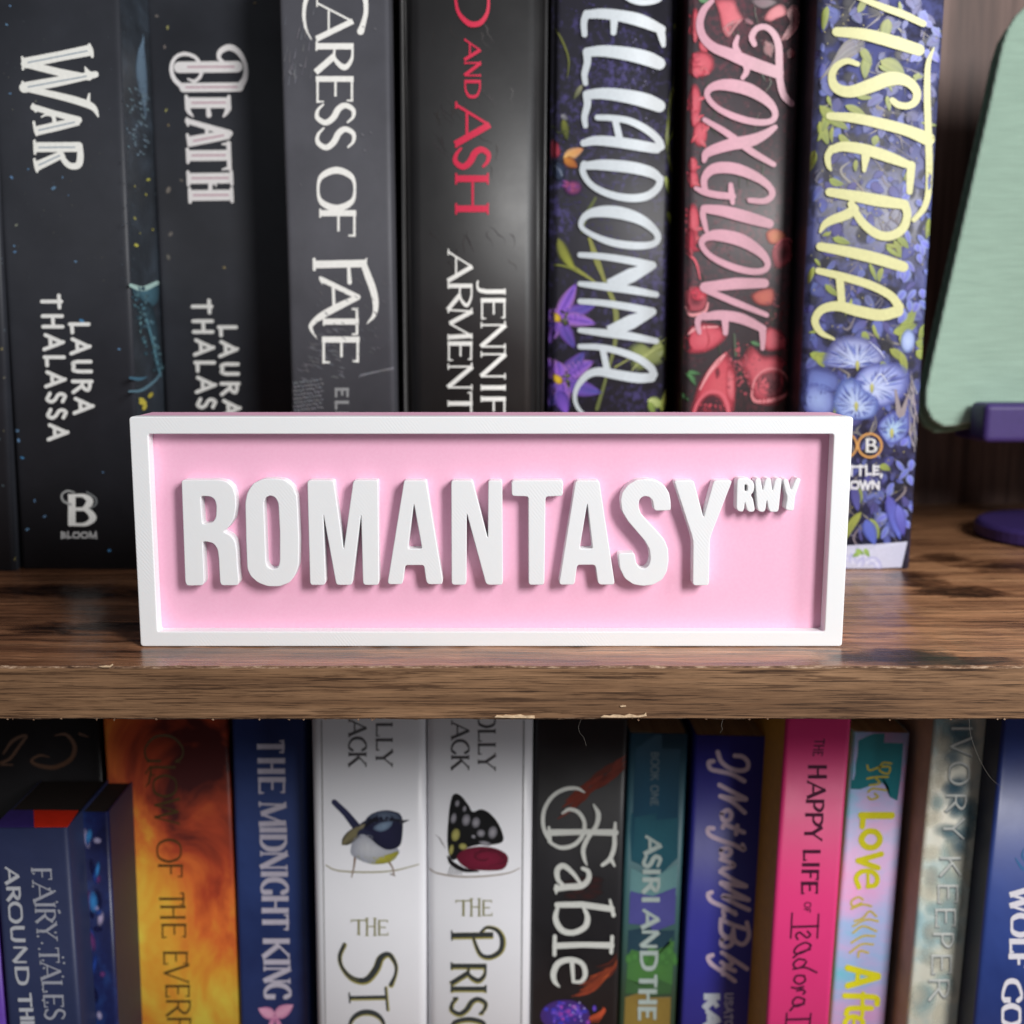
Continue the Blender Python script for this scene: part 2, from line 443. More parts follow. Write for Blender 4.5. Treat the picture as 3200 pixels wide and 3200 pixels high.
class Decal:
    """flat printed shapes laid on a surface; shapes are traced in photo pixels, carried on to the surface by surf.map"""
    def __init__(self, surf, name, mat, base=0.00008):
        self.s, self.name, self.mat = surf, name, mat
        self.v, self.f, self.c = [], [], []
        self.into = None
        self.rim = 1.0
        self.step = 4e-7
        self.lay = base
        self.view = (0, 0, 1)
    def at(self, x0, y0, s):
        self.view = (x0, y0, s)
        return self
    def _add(self, pts, faces, cols):
        o = len(self.v)
        x0, y0, s = self.view
        for p in pts:
            self.v.append(self.s.map(x0 + p[0] / s, y0 + p[1] / s, self.lay))
        self.f += [tuple(i + o for i in f) for f in faces]
        self.c += cols
        self.lay += self.step
    def stroke(self, pts, w, col, smooth=True, closed=False, n=5, cap=True, col2=None):
        """ribbon; w number or list per point; points px in the current view"""
        ws = w if isinstance(w, (list, tuple)) else [w] * len(pts)
        q = [(*p, ww) for p, ww in zip(pts, ws)]
        if smooth or (closed and n > 1):
            q = cat(q, n, closed)
        elif not closed:            # keep straight strokes divided so that they follow a rounded spine
            o = []
            for a, b in zip(q, q[1:]):
                k = max(1, min(12, int(math.hypot(b[0] - a[0], b[1] - a[1]) / self.view[2] / 10)))
                o += [tuple(u + (v - u) * i / k for u, v in zip(a, b)) for i in range(k)]
            q = o + [q[-1]]
        m = len(q)
        L, Rr = [], []
        for i in range(m):
            if closed:
                a, b = q[(i - 1) % m], q[(i + 1) % m]
            else:
                a, b = q[max(0, i - 1)], q[min(m - 1, i + 1)]
            dx, dy = b[0] - a[0], b[1] - a[1]
            d = math.hypot(dx, dy) or 1
            nx, ny = -dy / d * q[i][2] / 2, dx / d * q[i][2] / 2
            L.append((q[i][0] + nx, q[i][1] + ny))
            Rr.append((q[i][0] - nx, q[i][1] - ny))
        pts2, faces = L + Rr, []
        for i in range(m if closed else m - 1):
            j = (i + 1) % m
            faces.append((i, j, m + j, m + i))
        cols = []
        for k in range(2):
            for i in range(m):
                cols.append(mixc(col, col2, i / max(1, m - 1)) if col2 else col)
        if cap and not closed:
            for e, sgn in ((0, -1), (m - 1, 1)):
                cx, cy, r = q[e][0], q[e][1], q[e][2] / 2
                a, b = (q[0], q[1]) if e == 0 else (q[m - 2], q[m - 1])
                ang = math.atan2(b[1] - a[1], b[0] - a[0]) + (math.pi if e == 0 else 0)
                o = len(pts2)
                pts2.append((cx, cy))
                for k in range(9):
                    t = ang - math.pi / 2 + math.pi * k / 8
                    pts2.append((cx + r * math.cos(t), cy + r * math.sin(t)))
                faces += [(o, o + 1 + k, o + 2 + k) for k in range(8)]
                cols += [(col2 if (col2 and e) else col)] * 10
        self._add(pts2, faces, cols)
        return self
    def blob(self, pts, cc, ce, smooth=True, rings=3, center=None, n=4):
        """filled outline, colour cc in the middle to ce at the rim"""
        q = cat(pts, n, True) if smooth else pts
        m = len(q)
        cx = center[0] if center else sum(p[0] for p in q) / m
        cy = center[1] if center else sum(p[1] for p in q) / m
        P, F, C = [(cx, cy)], [], [cc]
        for r in range(1, rings + 1):
            t = r / rings
            for p in q:
                P.append((cx + (p[0] - cx) * t, cy + (p[1] - cy) * t))
                q_ = mixc(cc, ce, t ** 1.5)
                C.append(q_[:3] + (q_[3] * (self.rim if r == rings else 1.0),))
        for i in range(m):
            j = (i + 1) % m
            F.append((0, 1 + i, 1 + j))
            for r in range(rings - 1):
                a = 1 + r * m
                F.append((a + i, a + m + i, a + m + j, a + j))
        self._add(P, F, C)
        return self
    def ell(self, cx, cy, rx, ry, cc, ce, rot=0, rings=2, n=14):
        P = []
        for k in range(n):
            t = 2 * math.pi * k / n
            x, y = rx * math.cos(t), ry * math.sin(t)
            P.append((cx + x * math.cos(rot) - y * math.sin(rot), cy + x * math.sin(rot) + y * math.cos(rot)))
        return self.blob(P, cc, ce, False, rings)
    def petal(self, x, y, ang, ln, wd, c0, c1, ce=None, curve=0.0, taper=1.0):
        """leaf / petal from (x,y) along ang (deg); colour c0 at the root to c1 at the tip, ce at the rim"""
        N, K = 8, 4
        a = math.radians(ang)
        P, F, C = [], [], []
        for i in range(N + 1):
            t = i / N
            w = wd * (math.sin(math.pi * t ** (0.75 * taper)) ** 0.8) / 2 if 0 < t < 1 else 0.02 * wd
            bx, by = ln * t, curve * ln * math.sin(math.pi * t) * 0.5
            for k in range(K + 1):
                s = k / K * 2 - 1
                lx, ly = bx, by + s * w
                P.append((x + lx * math.cos(a) - ly * math.sin(a), y + lx * math.sin(a) + ly * math.cos(a)))
                c = mixc(c0, c1, t)
                if ce: c = mixc(c, ce, abs(s) ** 2 * 0.8)
                if k in (0, K) or i == N: c = c[:3] + (c[3] * self.rim,)
                C.append(c)
        for i in range(N):
            for k in range(K):
                q = i * (K + 1) + k
                F.append((q, q + 1, q + K + 2, q + K + 1))
        self._add(P, F, C)
        return self
    def glyph(self, ch, O, xv, yv, thick, thin, col, serif=0.0):
        lx, ly = math.hypot(*xv), math.hypot(*yv)
        def T(p):
            return (O[0] + xv[0] * p[0] + yv[0] * p[1], O[1] + xv[1] * p[0] + yv[1] * p[1])
        # keep the ink inside the letter's box
        for g in GL.get(ch, []):
            kind, pts = g[0], g[1]
            sm = len(g) > 2
            closed = sm and g[2] == 'closed'
            pts = [(p[0], p[1] + (thin / 2 / ly if p[1] < .03 and p[1] > -.05 and kind != 'V' else 0) - (thin / 2 / ly if p[1] > .97 and kind != 'V' else 0)) for p in pts]
            if kind == 'N':
                q = cat(pts, 5, closed)
                m = len(q)
                ws = []
                for i in range(m):
                    a = q[(i - 1) % m] if closed else q[max(0, i - 1)]
                    b = q[(i + 1) % m] if closed else q[min(m - 1, i + 1)]
                    dx, dy = (b[0] - a[0]) * lx, (b[1] - a[1]) * ly
                    d = math.hypot(dx, dy) or 1
                    ws.append(thin + (thick - thin) * abs(dy / d) ** 1.3)
                if ch == 'S':
                    ws = [thin + (thick - thin) * math.sin(math.pi * i / (m - 1)) ** 1.2 for i in range(m)]
                self.stroke([T(p) for p in q], ws, col, smooth=False, closed=False if not closed else True, n=1, cap=not closed)
            else:
                w = thick if kind == 'V' else thin
                self.stroke([T(p) for p in pts], w, col, smooth=False, cap=(serif == 0 and thick == thin))
        if serif:
            for p in SER.get(ch, []):
                c = T((p[0], p[1] + (thin * .4 / ly if p[1] < .1 else -thin * .4 / ly)))
                h = serif * ly / 2
                u = (xv[0] / lx, xv[1] / lx)
                self.stroke([(c[0] - u[0] * h, c[1] - u[1] * h), (c[0] + u[0] * h, c[1] + u[1] * h)], thin * .8, col, smooth=False, cap=False)
            for x, y, d in TICK.get(ch, []):
                if d:
                    a, b = T((x, y)), T((x, y + d))
                    self.stroke([a, b], [thin * 1.1, thin * .6], col, smooth=False, cap=False)
    def down(self, ch, y0, y1, base, cap, thick, thin, col, serif=0.0, skew=0.0):
        """one letter of a title that reads down the spine"""
        self.glyph(ch, (base, y0), (skew, y1 - y0), (cap - base, 0), thick, thin, col, serif)
    def text(self, s, p0, p1, yv, thick, thin, col, serif=0.0, gap=0.14):
        tot = sum(GW[c] + gap for c in s) - gap
        d = (p1[0] - p0[0], p1[1] - p0[1])
        t = 0
        for c in s:
            w = GW[c]
            if c != ' ':
                O = (p0[0] + d[0] * t / tot, p0[1] + d[1] * t / tot)
                self.glyph(c, O, (d[0] * w / tot, d[1] * w / tot), yv, thick, thin, col, serif)
            t += w + gap
    def build(self, parent):
        if not self.v:
            return None
        if self.into:
            return self.merge(self.into)
        return mesh_obj(self.name, self.v, self.f, self.mat, parent, self.c)
    def merge(self, ob):
        """surface pattern: printed straight into the board's own mesh"""
        me = ob.data
        bm = bmesh.new(); bm.from_mesh(me)
        lay = bm.verts.layers.float_color.get("Col") or bm.verts.layers.float_color.new("Col")
        me.materials.append(self.mat)
        mi = len(me.materials) - 1
        vs = [bm.verts.new(v) for v in self.v]
        for v, c in zip(vs, self.c):
            v[lay] = c
        for f in self.f:
            try:
                bm.faces.new([vs[i] for i in f]).material_index = mi
            except ValueError:
                pass
        bm.to_mesh(me); bm.free()
        return ob

# ------------------------------------------------------------------ books
PATTERNS = ('speckled_artwork', 'wing_artwork', 'smoke_artwork', 'flame_artwork', 'wave_artwork', 'spine_crease', 'cloud_artwork', 'galaxy_artwork')
class Side:
    """right (+1) or left (-1) board of a book as a printing surface"""
    def __init__(self, b, sgn):
        self.b, self.sgn = b, sgn
    def map(self, px, py, lay):
        b = self.b
        o = b.Mi @ CAM
        d = b.Mi.to_3x3() @ ray(px, py)
        u = self.sgn * (b.w / 2 + lay)
        t = (u - o.x) / d.x
        p = o + d * t
        return (u, p.y, p.z)

class Book:
    def __init__(self, name, Y, top, bot, zbase, height, mat, label, depth=0.150, bulge=0.0, r=0.0012,
                 hard=False, side_mat=None, group=None, thick=None, category="book", pages=True, ztop_px=None, page_mat='paper'):
        """top / bot = (x_left, x_right, y) of the spine in photo pixels, carried to the plane y = Y"""
        tl, tr = at_depth(top[0], top[2], Y), at_depth(top[1], top[2], Y)
        bl, br = at_depth(bot[0], bot[2], Y), at_depth(bot[1], bot[2], Y)
        ct, cb = (tl + tr) / 2, (bl + br) / 2
        phi = math.atan2(ct.x - cb.x, ct.z - cb.z)
        w = ((tr - tl).length + (br - bl).length) / 2 * math.cos(phi)
        self.w, self.r, self.bulge, self.Y = w, r, bulge, Y
        depth = min(depth, 0.2545 - Y)
        x0 = cb.x + (zbase - cb.z) * math.tan(phi)
        lift = w / 2 * abs(math.sin(phi))
        self.root = empty(name, (x0, Y, zbase + lift), (0, phi, 0))
        tag(self.root, label, category, group)
        self.M = Matrix.Translation((x0, Y, zbase + lift)) @ Matrix.Rotation(phi, 4, 'Y')
        self.Mi = self.M.inverted()
        if ztop_px is not None:
            height = (self.Mi @ at_depth((top[0] + top[1]) / 2, ztop_px, Y)).z
        self.h = height
        t = thick if thick is not None else (0.0024 if hard else 0.0005)
        N = 28
        us = []
        for i in range(N + 1):          # denser toward the corners
            s = -math.cos(math.pi * i / N)
            us.append(s * w / 2)
        outer = [(w / 2, depth)] + [(u, self.prof(u)) for u in reversed(us)] + [(-w / 2, depth)]
        inner = []
        for i, (u, d) in enumerate(outer):
            k = (w / 2 - t) / (w / 2)
            inner.append((u * k, d + (t if 0 < i < len(outer) - 1 else 0)))
        n = len(outer)
        V, F, MI = [], [], []
        for z in (0.0, height):
            V += [(u, d, z) for u, d in outer]
            V += [(u, d, z) for u, d in inner]
        for i in range(n - 1):
            side = i == 0 or i == n - 2
            F.append((i, i + 1, 2 * n + i + 1, 2 * n + i)); MI.append(1 if side else 0)
            F.append((n + i + 1, n + i, 3 * n + i, 3 * n + i + 1)); MI.append(2)
            F.append((i + 1, i, n + i, n + i + 1)); MI.append(0)
            F.append((2 * n + i, 2 * n + i + 1, 3 * n + i + 1, 3 * n + i)); MI.append(0)
        for a in (0, n - 1):
            F.append((a, n + a, 3 * n + a, 2 * n + a)); MI.append(0)
        self.cover = mesh_obj("cover", V, F, [mat, side_mat or mat, M[page_mat]], self.root, mids=MI)
        for i, p in enumerate(self.cover.data.polygons):
            p.use_smooth = MI[i] == 0 and i % 4 == 0
        if pages:
            over = 0.003 if hard else 0.0
            g = 0.0003
            d0 = bulge + t + 0.0015
            pw = w / 2 - t - g
            bm = box_bm(-pw, pw, d0, depth - (0.004 if hard else 0.0004), over + 0.0002, height - over - 0.0004)
            bm_obj("page_block", bm, M[page_mat], self.root)
    def prof(self, u):
        a = abs(u)
        d = self.bulge * (2 * a / self.w) ** 2
        k = a - (self.w / 2 - self.r)
        if k > 0:
            d += self.r - math.sqrt(max(0, self.r ** 2 - k * k))
        return d
    def map(self, px, py, lay):
        d = 0.0
        lim = self.w / 2
        for _ in range(4):
            p = self.Mi @ at_depth(px, py, self.Y + d)
            u = max(-lim, min(lim, p.x))
            d = self.prof(u)
        z = max(0.0003, min(self.h - 0.0003, p.z))
        return (u, d - lay, z)
    def decal(self, name, mat='ink', base=0.00008):
        d = Decal(self, name, M[mat] if isinstance(mat, str) else mat, base)
        if name in PATTERNS:
            d.into = self.cover
        return d

K0 = (0.0, 0.0, 0.0)
white = rgb(236, 236, 232)

# ------------------------------------------------------------------ bookcase (shelf boards, back panel)
SH_Y = -0.0182          # front edge of the shelf
TH = 0.0142             # board thickness
case = empty("bookcase", (0, 0.14, -TH))
tag(case, "brown wood grain bookcase with a worn, chipped shelf edge", "bookcase")
def board(name, z1, x0, x1, y0, y1, th=TH):
    c = 0.0005
    prof = [(y1, z1), (y0 + c, z1), (y0, z1 - c), (y0, z1 - th + c), (y0 + c, z1 - th), (y1, z1 - th)]
    n = len(prof)
    seg = 160
    V, F, I = [], [], []
    rr = random.Random(3)
    for s in range(seg + 1):
        x = x0 + (x1 - x0) * s / seg
        for j, (y, z) in enumerate(prof):
            e = rr.uniform(-1, 1) * 0.00012 if j in (1, 2, 3, 4) else 0
            V.append((x, y - 0.14 + abs(e), z + TH + e))
    for s in range(seg):
        for j in range(n):
            k = (j + 1) % n
            F.append((s * n + j, s * n + k, (s + 1) * n + k, (s + 1) * n + j))
            I.append({0: 0, 1: 2, 2: 1, 3: 2, 4: 0, 5: 0}[j])
    F.append(tuple(range(n))); I.append(0)
    F.append(tuple(seg * n + j for j in reversed(range(n)))); I.append(0)
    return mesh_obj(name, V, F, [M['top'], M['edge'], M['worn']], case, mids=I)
shelf = board("shelf_board", 0.0, -0.36, 0.36, SH_Y, 0.2552)
LOW_Z = -0.240
board("shelf_board", LOW_Z, -0.36, 0.36, SH_Y, 0.2552)
bm_obj("back_panel", box_bm(-0.36, 0.36, 0.2555 - 0.14, 0.260 - 0.14, LOW_Z - TH + TH, 0.36 + TH), M['back'], case)

for sx_ in (-1, 1):
    bm_obj("side_panel", box_bm(min(sx_ * 0.3605, sx_ * 0.3755), max(sx_ * 0.3605, sx_ * 0.3755), SH_Y - 0.14, 0.260 - 0.14, LOW_Z - TH + TH, 0.36 + TH), M['back'], case)  # unseen bookcase sides, added to keep side light off the back panel
def chip(pts, y, th=0.0004, mat='chip'):
    """flake of bare board: outline in photo pixels on the plane y"""
    V = []
    for px, py in pts:
        p = at_depth(px, py, y)
        V.append((p.x, p.y - 0.14, p.z + TH))
    n = len(V)
    V += [(v[0], v[1] - th, v[2]) for v in V]
    F = [tuple(range(n)), tuple(range(2 * n - 1, n - 1, -1))] + [(i, (i + 1) % n, n + (i + 1) % n, n + i) for i in range(n)]
    mesh_obj("chipped_edge", V, F, M[mat], case)
chip([(1545, 2240), (1552, 2234), (1570, 2236), (1578, 2233), (1600, 2235), (1625, 2232), (1640, 2236), (1670, 2235), (1671, 2243), (1600, 2242)], SH_Y + 0.0001)
chip([(1876, 2240), (1886, 2234), (1905, 2236), (1915, 2232), (1935, 2233), (1950, 2236), (1965, 2230), (1990, 2236), (2012, 2232), (2018, 2224), (2020, 2236), (1996, 2240), (1940, 2241)], SH_Y + 0.0001)
chip([(310, 2082), (330, 2079), (342, 2080), (352, 2074), (354, 2078), (346, 2084), (322, 2084)], SH_Y - 0.0002)
chip([(1937, 2205), (1945, 2203), (1956, 2204), (1955, 2207), (1940, 2208)], SH_Y + 0.0001)
rr = random.Random(5)
for _ in range(30):      # ragged foil left along the lower front edge
    x = rr.uniform(10, 3190)
    w = rr.uniform(3, 9)
    y = 2247 + rr.uniform(-2, 2)
    chip([(x, y), (x + w * .5, y - rr.uniform(1, 4)), (x + w, y + rr.uniform(-1, 2)), (x + w * .6, y + rr.uniform(1, 5))], SH_Y + 0.0001, 0.0002, 'worn')
def fibre(pts, rad=0.00004):
    """thin hair of torn foil hanging from the board's lower edge"""
    q = cat(pts, 6)
    bm = bmesh.new()
    P = [at_depth(x, y, SH_Y + 0.0002) for x, y in q]
    ring0 = None
    for p in P:
        ring = [bm.verts.new((p.x + rad * math.cos(a), p.y - 0.14 + rad * math.sin(a), p.z + TH)) for a in (0, 2.1, 4.2)]
        if ring0:
            for i in range(3):
                bm.faces.new((ring0[i], ring0[(i + 1) % 3], ring[(i + 1) % 3], ring[i]))
        ring0 = ring
    bm_obj("torn_fibre", bm, M['lint'], case, True)
fibre([(1816, 2248), (1808, 2270), (1812, 2290), (1824, 2305), (1832, 2330)], 0.00003)
fibre([(2260, 2246), (2254, 2268), (2258, 2278), (2250, 2290)])
fibre([(3028, 2244), (3034, 2300), (3060, 2370), (3095, 2430), (3140, 2468)], 0.00004)

# ------------------------------------------------------------------ the pink and white letter sign
sign = empty("letter_sign", (0, 0, 0))
tag(sign, "pink 3D printed sign with raised white letters and white frame on the shelf edge", "sign")
def sp(px, py, y=0.0):
    p = at_depth(px, py, y)
    return (p.x, p.z)
tl, tr, bl, br = sp(401, 1303), sp(2671, 1301), sp(441, 2023), sp(2628, 2023)
SX0, SX1 = (tl[0] + bl[0]) / 2, (tr[0] + br[0]) / 2
SZ1 = (tl[1] + tr[1]) / 2
i0, i1 = sp(464, 1356), sp(2608, 1357)
j0, j1 = sp(491, 1974), sp(2575, 1974)
IX0, IX1 = (i0[0] + j0[0]) / 2, (i1[0] + j1[0]) / 2
IZ0, IZ1 = (j0[1] + j1[1]) / 2, (i0[1] + i1[1]) / 2
REC, DEP = 0.0044, 0.0180
def flat_solid(name, loops, y_front, y_back, mat, parent, bev=0.0003):
    """closed outlines in the x-z plane (holes allowed) extruded in depth with rounded rims"""
    cu = bpy.data.curves.new(name, 'CURVE')
    cu.dimensions = '2D'
    cu.fill_mode = 'BOTH'
    cu.extrude = (y_back - y_front) / 2 - bev
    cu.bevel_depth = bev
    cu.bevel_resolution = 2
    cu.offset = -bev
    for lp in loops:
        s = cu.splines.new('POLY')
        s.points.add(len(lp) - 1)
        for k, p in enumerate(lp):
            s.points[k].co = (p[0] * 100, p[1] * 100, 0, 1)
        s.use_cyclic_u = True
    cu.extrude *= 100; cu.bevel_depth *= 100; cu.offset *= 100      # worked at 100x so that the fill stays exact
    ob = bpy.data.objects.new(name, cu)
    COL.objects.link(ob)
    bpy.context.view_layer.update()
    me = bpy.data.meshes.new_from_object(ob.evaluated_get(bpy.context.evaluated_depsgraph_get()))
    bpy.data.objects.remove(ob)
    bpy.data.curves.remove(cu)
    yc = (y_front + y_back) / 2
    for v in me.vertices:
        v.co = Vector((v.co.x / 100, yc - v.co.z / 100, v.co.y / 100))
    me.name = name
    me.materials.clear()
    me.materials.append(mat)
    bm = bmesh.new(); bm.from_mesh(me)
    bmesh.ops.remove_doubles(bm, verts=bm.verts, dist=1e-7)
    bmesh.ops.recalc_face_normals(bm, faces=bm.faces)
    bm.to_mesh(me); bm.free()
    for p in me.polygons:
        p.use_smooth = False
    return link(bpy.data.objects.new(name, me), parent)
def rrect(x0, x1, z0, z1, r, n=5):
    o = []
    for cx, cz, a0 in ((x1 - r, z1 - r, 0), (x0 + r, z1 - r, 90), (x0 + r, z0 + r, 180), (x1 - r, z0 + r, 270)):
        for k in range(n + 1):
            a = math.radians(a0 + 90 * k / n)
            o.append((cx + r * math.cos(a), cz + r * math.sin(a)))
    return o
flat_solid("frame", [rrect(SX0, SX1, 0.0001, SZ1, 0.0009), rrect(IX0, IX1, IZ0, IZ1, 0.0006)], 0.0, REC, M['white'], sign)
flat_solid("back_panel", [rrect(SX0 + 0.0001, SX1 - 0.0001, 0.0001, SZ1 - 0.0001, 0.0009)], REC, DEP, M['pink'], sign)
VM, VN, VO = (350, 1250, 1.932), (1300, 1250, 2.2729), (1900, 1250, 2.2729)
def letter(view, outer, holes=(), it=2, r=0.2):
    def cv(lp):
        return [sp(view[0] + x / view[2], view[1] + y / view[2]) for x, y in chaikin(lp, r, it, 9.0 if view[2] > 1.5 else 4.0)]
    flat_solid("letter", [cv(outer)] + [cv(h) for h in holes], 0.0002, REC + 0.0002, M['white'], sign, 0.00022)
letter(VM, [(418, 492), (428, 484), (640, 482), (690, 492), (728, 525), (745, 580), (747, 650), (735, 720), (705, 768), (668, 796), (715, 818), (742, 852), (752, 910), (757, 1010), (767, 1100), (757, 1121), (660, 1121), (650, 1100), (643, 960), (635, 900), (610, 866), (565, 855), (546, 858), (556, 1100), (546, 1121), (452, 1123), (440, 1100)],
       [[(533, 581), (590, 583), (618, 600), (629, 640), (626, 710), (605, 742), (565, 750), (544, 748)]])
letter(VM, [(803, 620), (815, 560), (850, 505), (910, 478), (975, 475), (1040, 482), (1090, 520), (1115, 580), (1122, 700), (1128, 850), (1125, 1000), (1105, 1060), (1070, 1105), (1010, 1127), (940, 1127), (880, 1105), (835, 1065), (815, 1020), (808, 850)],
       [[(915, 620), (925, 590), (955, 577), (985, 590), (1003, 625), (1012, 800), (1012, 980), (1000, 1015), (970, 1025), (940, 1012), (928, 980), (922, 800)]], it=3)
letter(VM, [(1178, 495), (1190, 485), (1325, 485), (1338, 492), (1398, 905), (1455, 492), (1470, 485), (1600, 485), (1606, 495), (1612, 1105), (1602, 1119), (1525, 1119), (1514, 1105), (1503, 690), (1450, 1108), (1440, 1119), (1362, 1119), (1351, 1108), (1275, 690), (1289, 1105), (1279, 1119), (1203, 1119), (1194, 1105)])
letter((0, 0, 1), [(1262, 1504), (1267, 1502), (1327, 1502), (1332, 1505), (1384, 1817), (1380, 1827), (1338, 1827), (1331, 1815), (1325, 1771), (1320, 1767), (1270, 1767), (1265, 1772), (1259, 1820), (1254, 1827), (1216, 1827), (1211, 1820)],
       [[(1293, 1574), (1318, 1712), (1315, 1716), (1278, 1716), (1275, 1712)]])
letter(VN, [(249, 582), (262, 573), (392, 573), (404, 582), (510, 985), (513, 582), (525, 573), (604, 574), (613, 582), (617, 1302), (608, 1315), (510, 1315), (494, 1300), (360, 805), (358, 1302), (347, 1315), (263, 1315), (252, 1302)])
letter(VN, [(679, 585), (690, 573), (1035, 571), (1045, 583), (1043, 672), (1032, 684), (932, 687), (920, 697), (912, 1303), (900, 1315), (810, 1315), (800, 1303), (798, 697), (786, 686), (692, 684), (680, 672)])
letter(VN, [(1132, 585), (1147, 573), (1290, 573), (1304, 585), (1411, 1300), (1402, 1314), (1308, 1314), (1292, 1298), (1276, 1185), (1263, 1173), (1155, 1173), (1143, 1185), (1129, 1300), (1116, 1314), (1028, 1314), (1017, 1300)],
       [[(1217, 733), (1254, 1048), (1246, 1058), (1170, 1058), (1164, 1048)]])
letter(VO, [(90, 715), (100, 660), (140, 605), (200, 570), (270, 562), (340, 572), (400, 605), (435, 660), (446, 720), (447, 778), (436, 786), (340, 788), (328, 776), (318, 715), (290, 687), (250, 685), (222, 710), (218, 760), (235, 810), (290, 870), (350, 935), (400, 990), (428, 1060), (432, 1140), (420, 1220), (385, 1280), (320, 1315), (250, 1323), (180, 1312), (120, 1270), (85, 1200), (73, 1100), (83, 1090), (180, 1087), (192, 1100), (200, 1160), (230, 1197), (265, 1200), (292, 1175), (303, 1130), (295, 1060), (260, 1000), (200, 930), (140, 860), (100, 790)])
letter(VO, [(472, 582), (483, 573), (600, 573), (612, 582), (680, 838), (750, 582), (765, 573), (872, 573), (881, 582), (735, 960), (725, 1000), (718, 1307), (708, 1319), (615, 1319), (603, 1307), (606, 1010), (595, 960)])
letter(VO, [(918, 572), (930, 556), (985, 555), (1025, 570), (1043, 605), (1037, 650), (1015, 678), (1032, 705), (1045, 780), (1033, 797), (998, 795), (985, 770), (974, 722), (968, 780), (955, 797), (925, 790), (913, 770)],
       [[(972, 600), (990, 605), (995, 630), (988, 650), (972, 650)]])
letter(VO, [(1046, 570), (1058, 556), (1085, 558), (1101, 650), (1118, 570), (1130, 556), (1158, 558), (1170, 650), (1188, 568), (1204, 556), (1230, 558), (1236, 572), (1214, 782), (1202, 797), (1152, 797), (1140, 770), (1130, 708), (1120, 782), (1105, 798), (1075, 794), (1062, 775)])
letter(VO, [(1244, 572), (1256, 560), (1280, 565), (1303, 645), (1332, 565), (1350, 553), (1366, 560), (1370, 572), (1330, 690), (1322, 780), (1310, 790), (1268, 782), (1262, 770), (1275, 695), (1262, 650)])

# ------------------------------------------------------------------ cover materials
def mat_speckle(name, base, spot, spot2, rough=0.42, k1=18, k2=420, lo=0.5, hi=0.62, coat=0.0):
    """dark printed ground with drifts of fine pointillist colour"""
    k = NT(name)
    drift = k.noise(k.coord((1, 1, 0.7)), k1, 4, 0.6, 0.4)
    dots = k.noise(k.coord(), k2, 3, 0.7)
    a = k.math('MULTIPLY', drift, dots)
    f = k.ramp(a, [(lo * 0.5, (0, 0, 0)), (hi * 0.5, (1, 1, 1))])
    g = k.noise(k.coord(loc=(5, 2, 1)), k1 * 1.7, 4)
    c2 = k.mix(g, spot, spot2)
    b = k.mix(k.noise(k.coord(loc=(1, 7, 3)), k1 * 0.8, 3), base, tuple(x * 1.8 for x in base[:3]) + (1,))
    c = k.mix(f, b, c2)
    return k.set(c, rough, 0.5, coat=coat, coat_r=0.3)
MC = {
    'charcoal': mat_cover("charcoal_matte_cover", [(0.3, rgb(38, 40, 46)), (0.55, rgb(47, 49, 56)), (0.75, rgb(56, 58, 66))], 22, rough=0.52),
    'charcoal_art': mat_cover("charcoal_art_board", [(0.3, rgb(28, 32, 38)), (0.55, rgb(44, 50, 58)), (0.75, rgb(62, 72, 84))], 45, (1, 1, 1.6), 0.5),
    'slate': mat_cover("slate_grey_cover", [(0.3, rgb(68, 68, 74)), (0.7, rgb(82, 82, 89))], 30, rough=0.55, bump=0.12),
    'jacket': mat_cover("black_gloss_jacket", [(0.3, rgb(24, 23, 24)), (0.55, rgb(32, 31, 32)), (0.78, rgb(42, 40, 40))], 26, (1, 1, 0.8), 0.50, 1.0),
    'violet': mat_speckle("violet_speckled_jacket", rgb(34, 33, 41), rgb(88, 80, 140), rgb(62, 58, 94), 0.5, lo=.52, hi=.74),
    'rose': mat_speckle("rose_speckled_jacket", rgb(62, 56, 60), rgb(128, 72, 82), rgb(92, 68, 76), 0.46, 26, 500, 0.5, 0.72),
    'wisteria': mat_speckle("wisteria_jacket", rgb(44, 44, 62), rgb(88, 92, 150), rgb(74, 78, 120), 0.38, 30, 150, 0.40, 0.62),
}
_j = MC['jacket'].node_tree.nodes['Principled BSDF']
_j.inputs['Coat Weight'].default_value = 0.0
_j.inputs['Coat Roughness'].default_value = 0.34
R1 = random.Random(11)
def clampc(c):
    return tuple(max(0.0, min(1.0, x)) for x in c)
def jit(c, a=0.2, r=R1):
    f = 1 + r.uniform(-a, a)
    return clampc((c[0] * f * (1 + r.uniform(-.08, .08)), c[1] * f, c[2] * f * (1 + r.uniform(-.08, .08)))) [:3] + (1.0,)

UP = "books standing on the upper shelf"
VA, VB, VC = (0, 0, 2.1467), (0, 800, 1.2878), (800, 0, 2.1467)
VD, VE, VF = (1600, 0, 2.1467), (2300, 0, 2.1467), (800, 700, 2.1467)
VG, VH = (1600, 700, 2.1467), (2300, 800, 1.2878)

def specks(dc, spots, cols, r=R1):
    for x, y, s in spots:
        c = r.choice(cols)
        a = r.uniform(0, 3.1)
        dc.ell(x, y, s, s * 0.6, jit(c), jit(c, .3), a, 1, 9)

# ---- sliver of a speckled black book at the far left
b = Book("paperback_book", 0.0985, (-420, -36, 0), (-345, 27, 1300), 0, 0.212, MC['charcoal'],
         "black speckled paperback, only a sliver of it at the left edge of the upper shelf", group=UP)
d = b.decal("speckled_artwork")
specks(d, [(R1.uniform(-60, 50), R1.uniform(700, 1750), R1.uniform(3, 6)) for _ in range(34)], [rgb(150, 140, 90), rgb(110, 104, 84), rgb(96, 110, 120)])
d.build(b.cover)

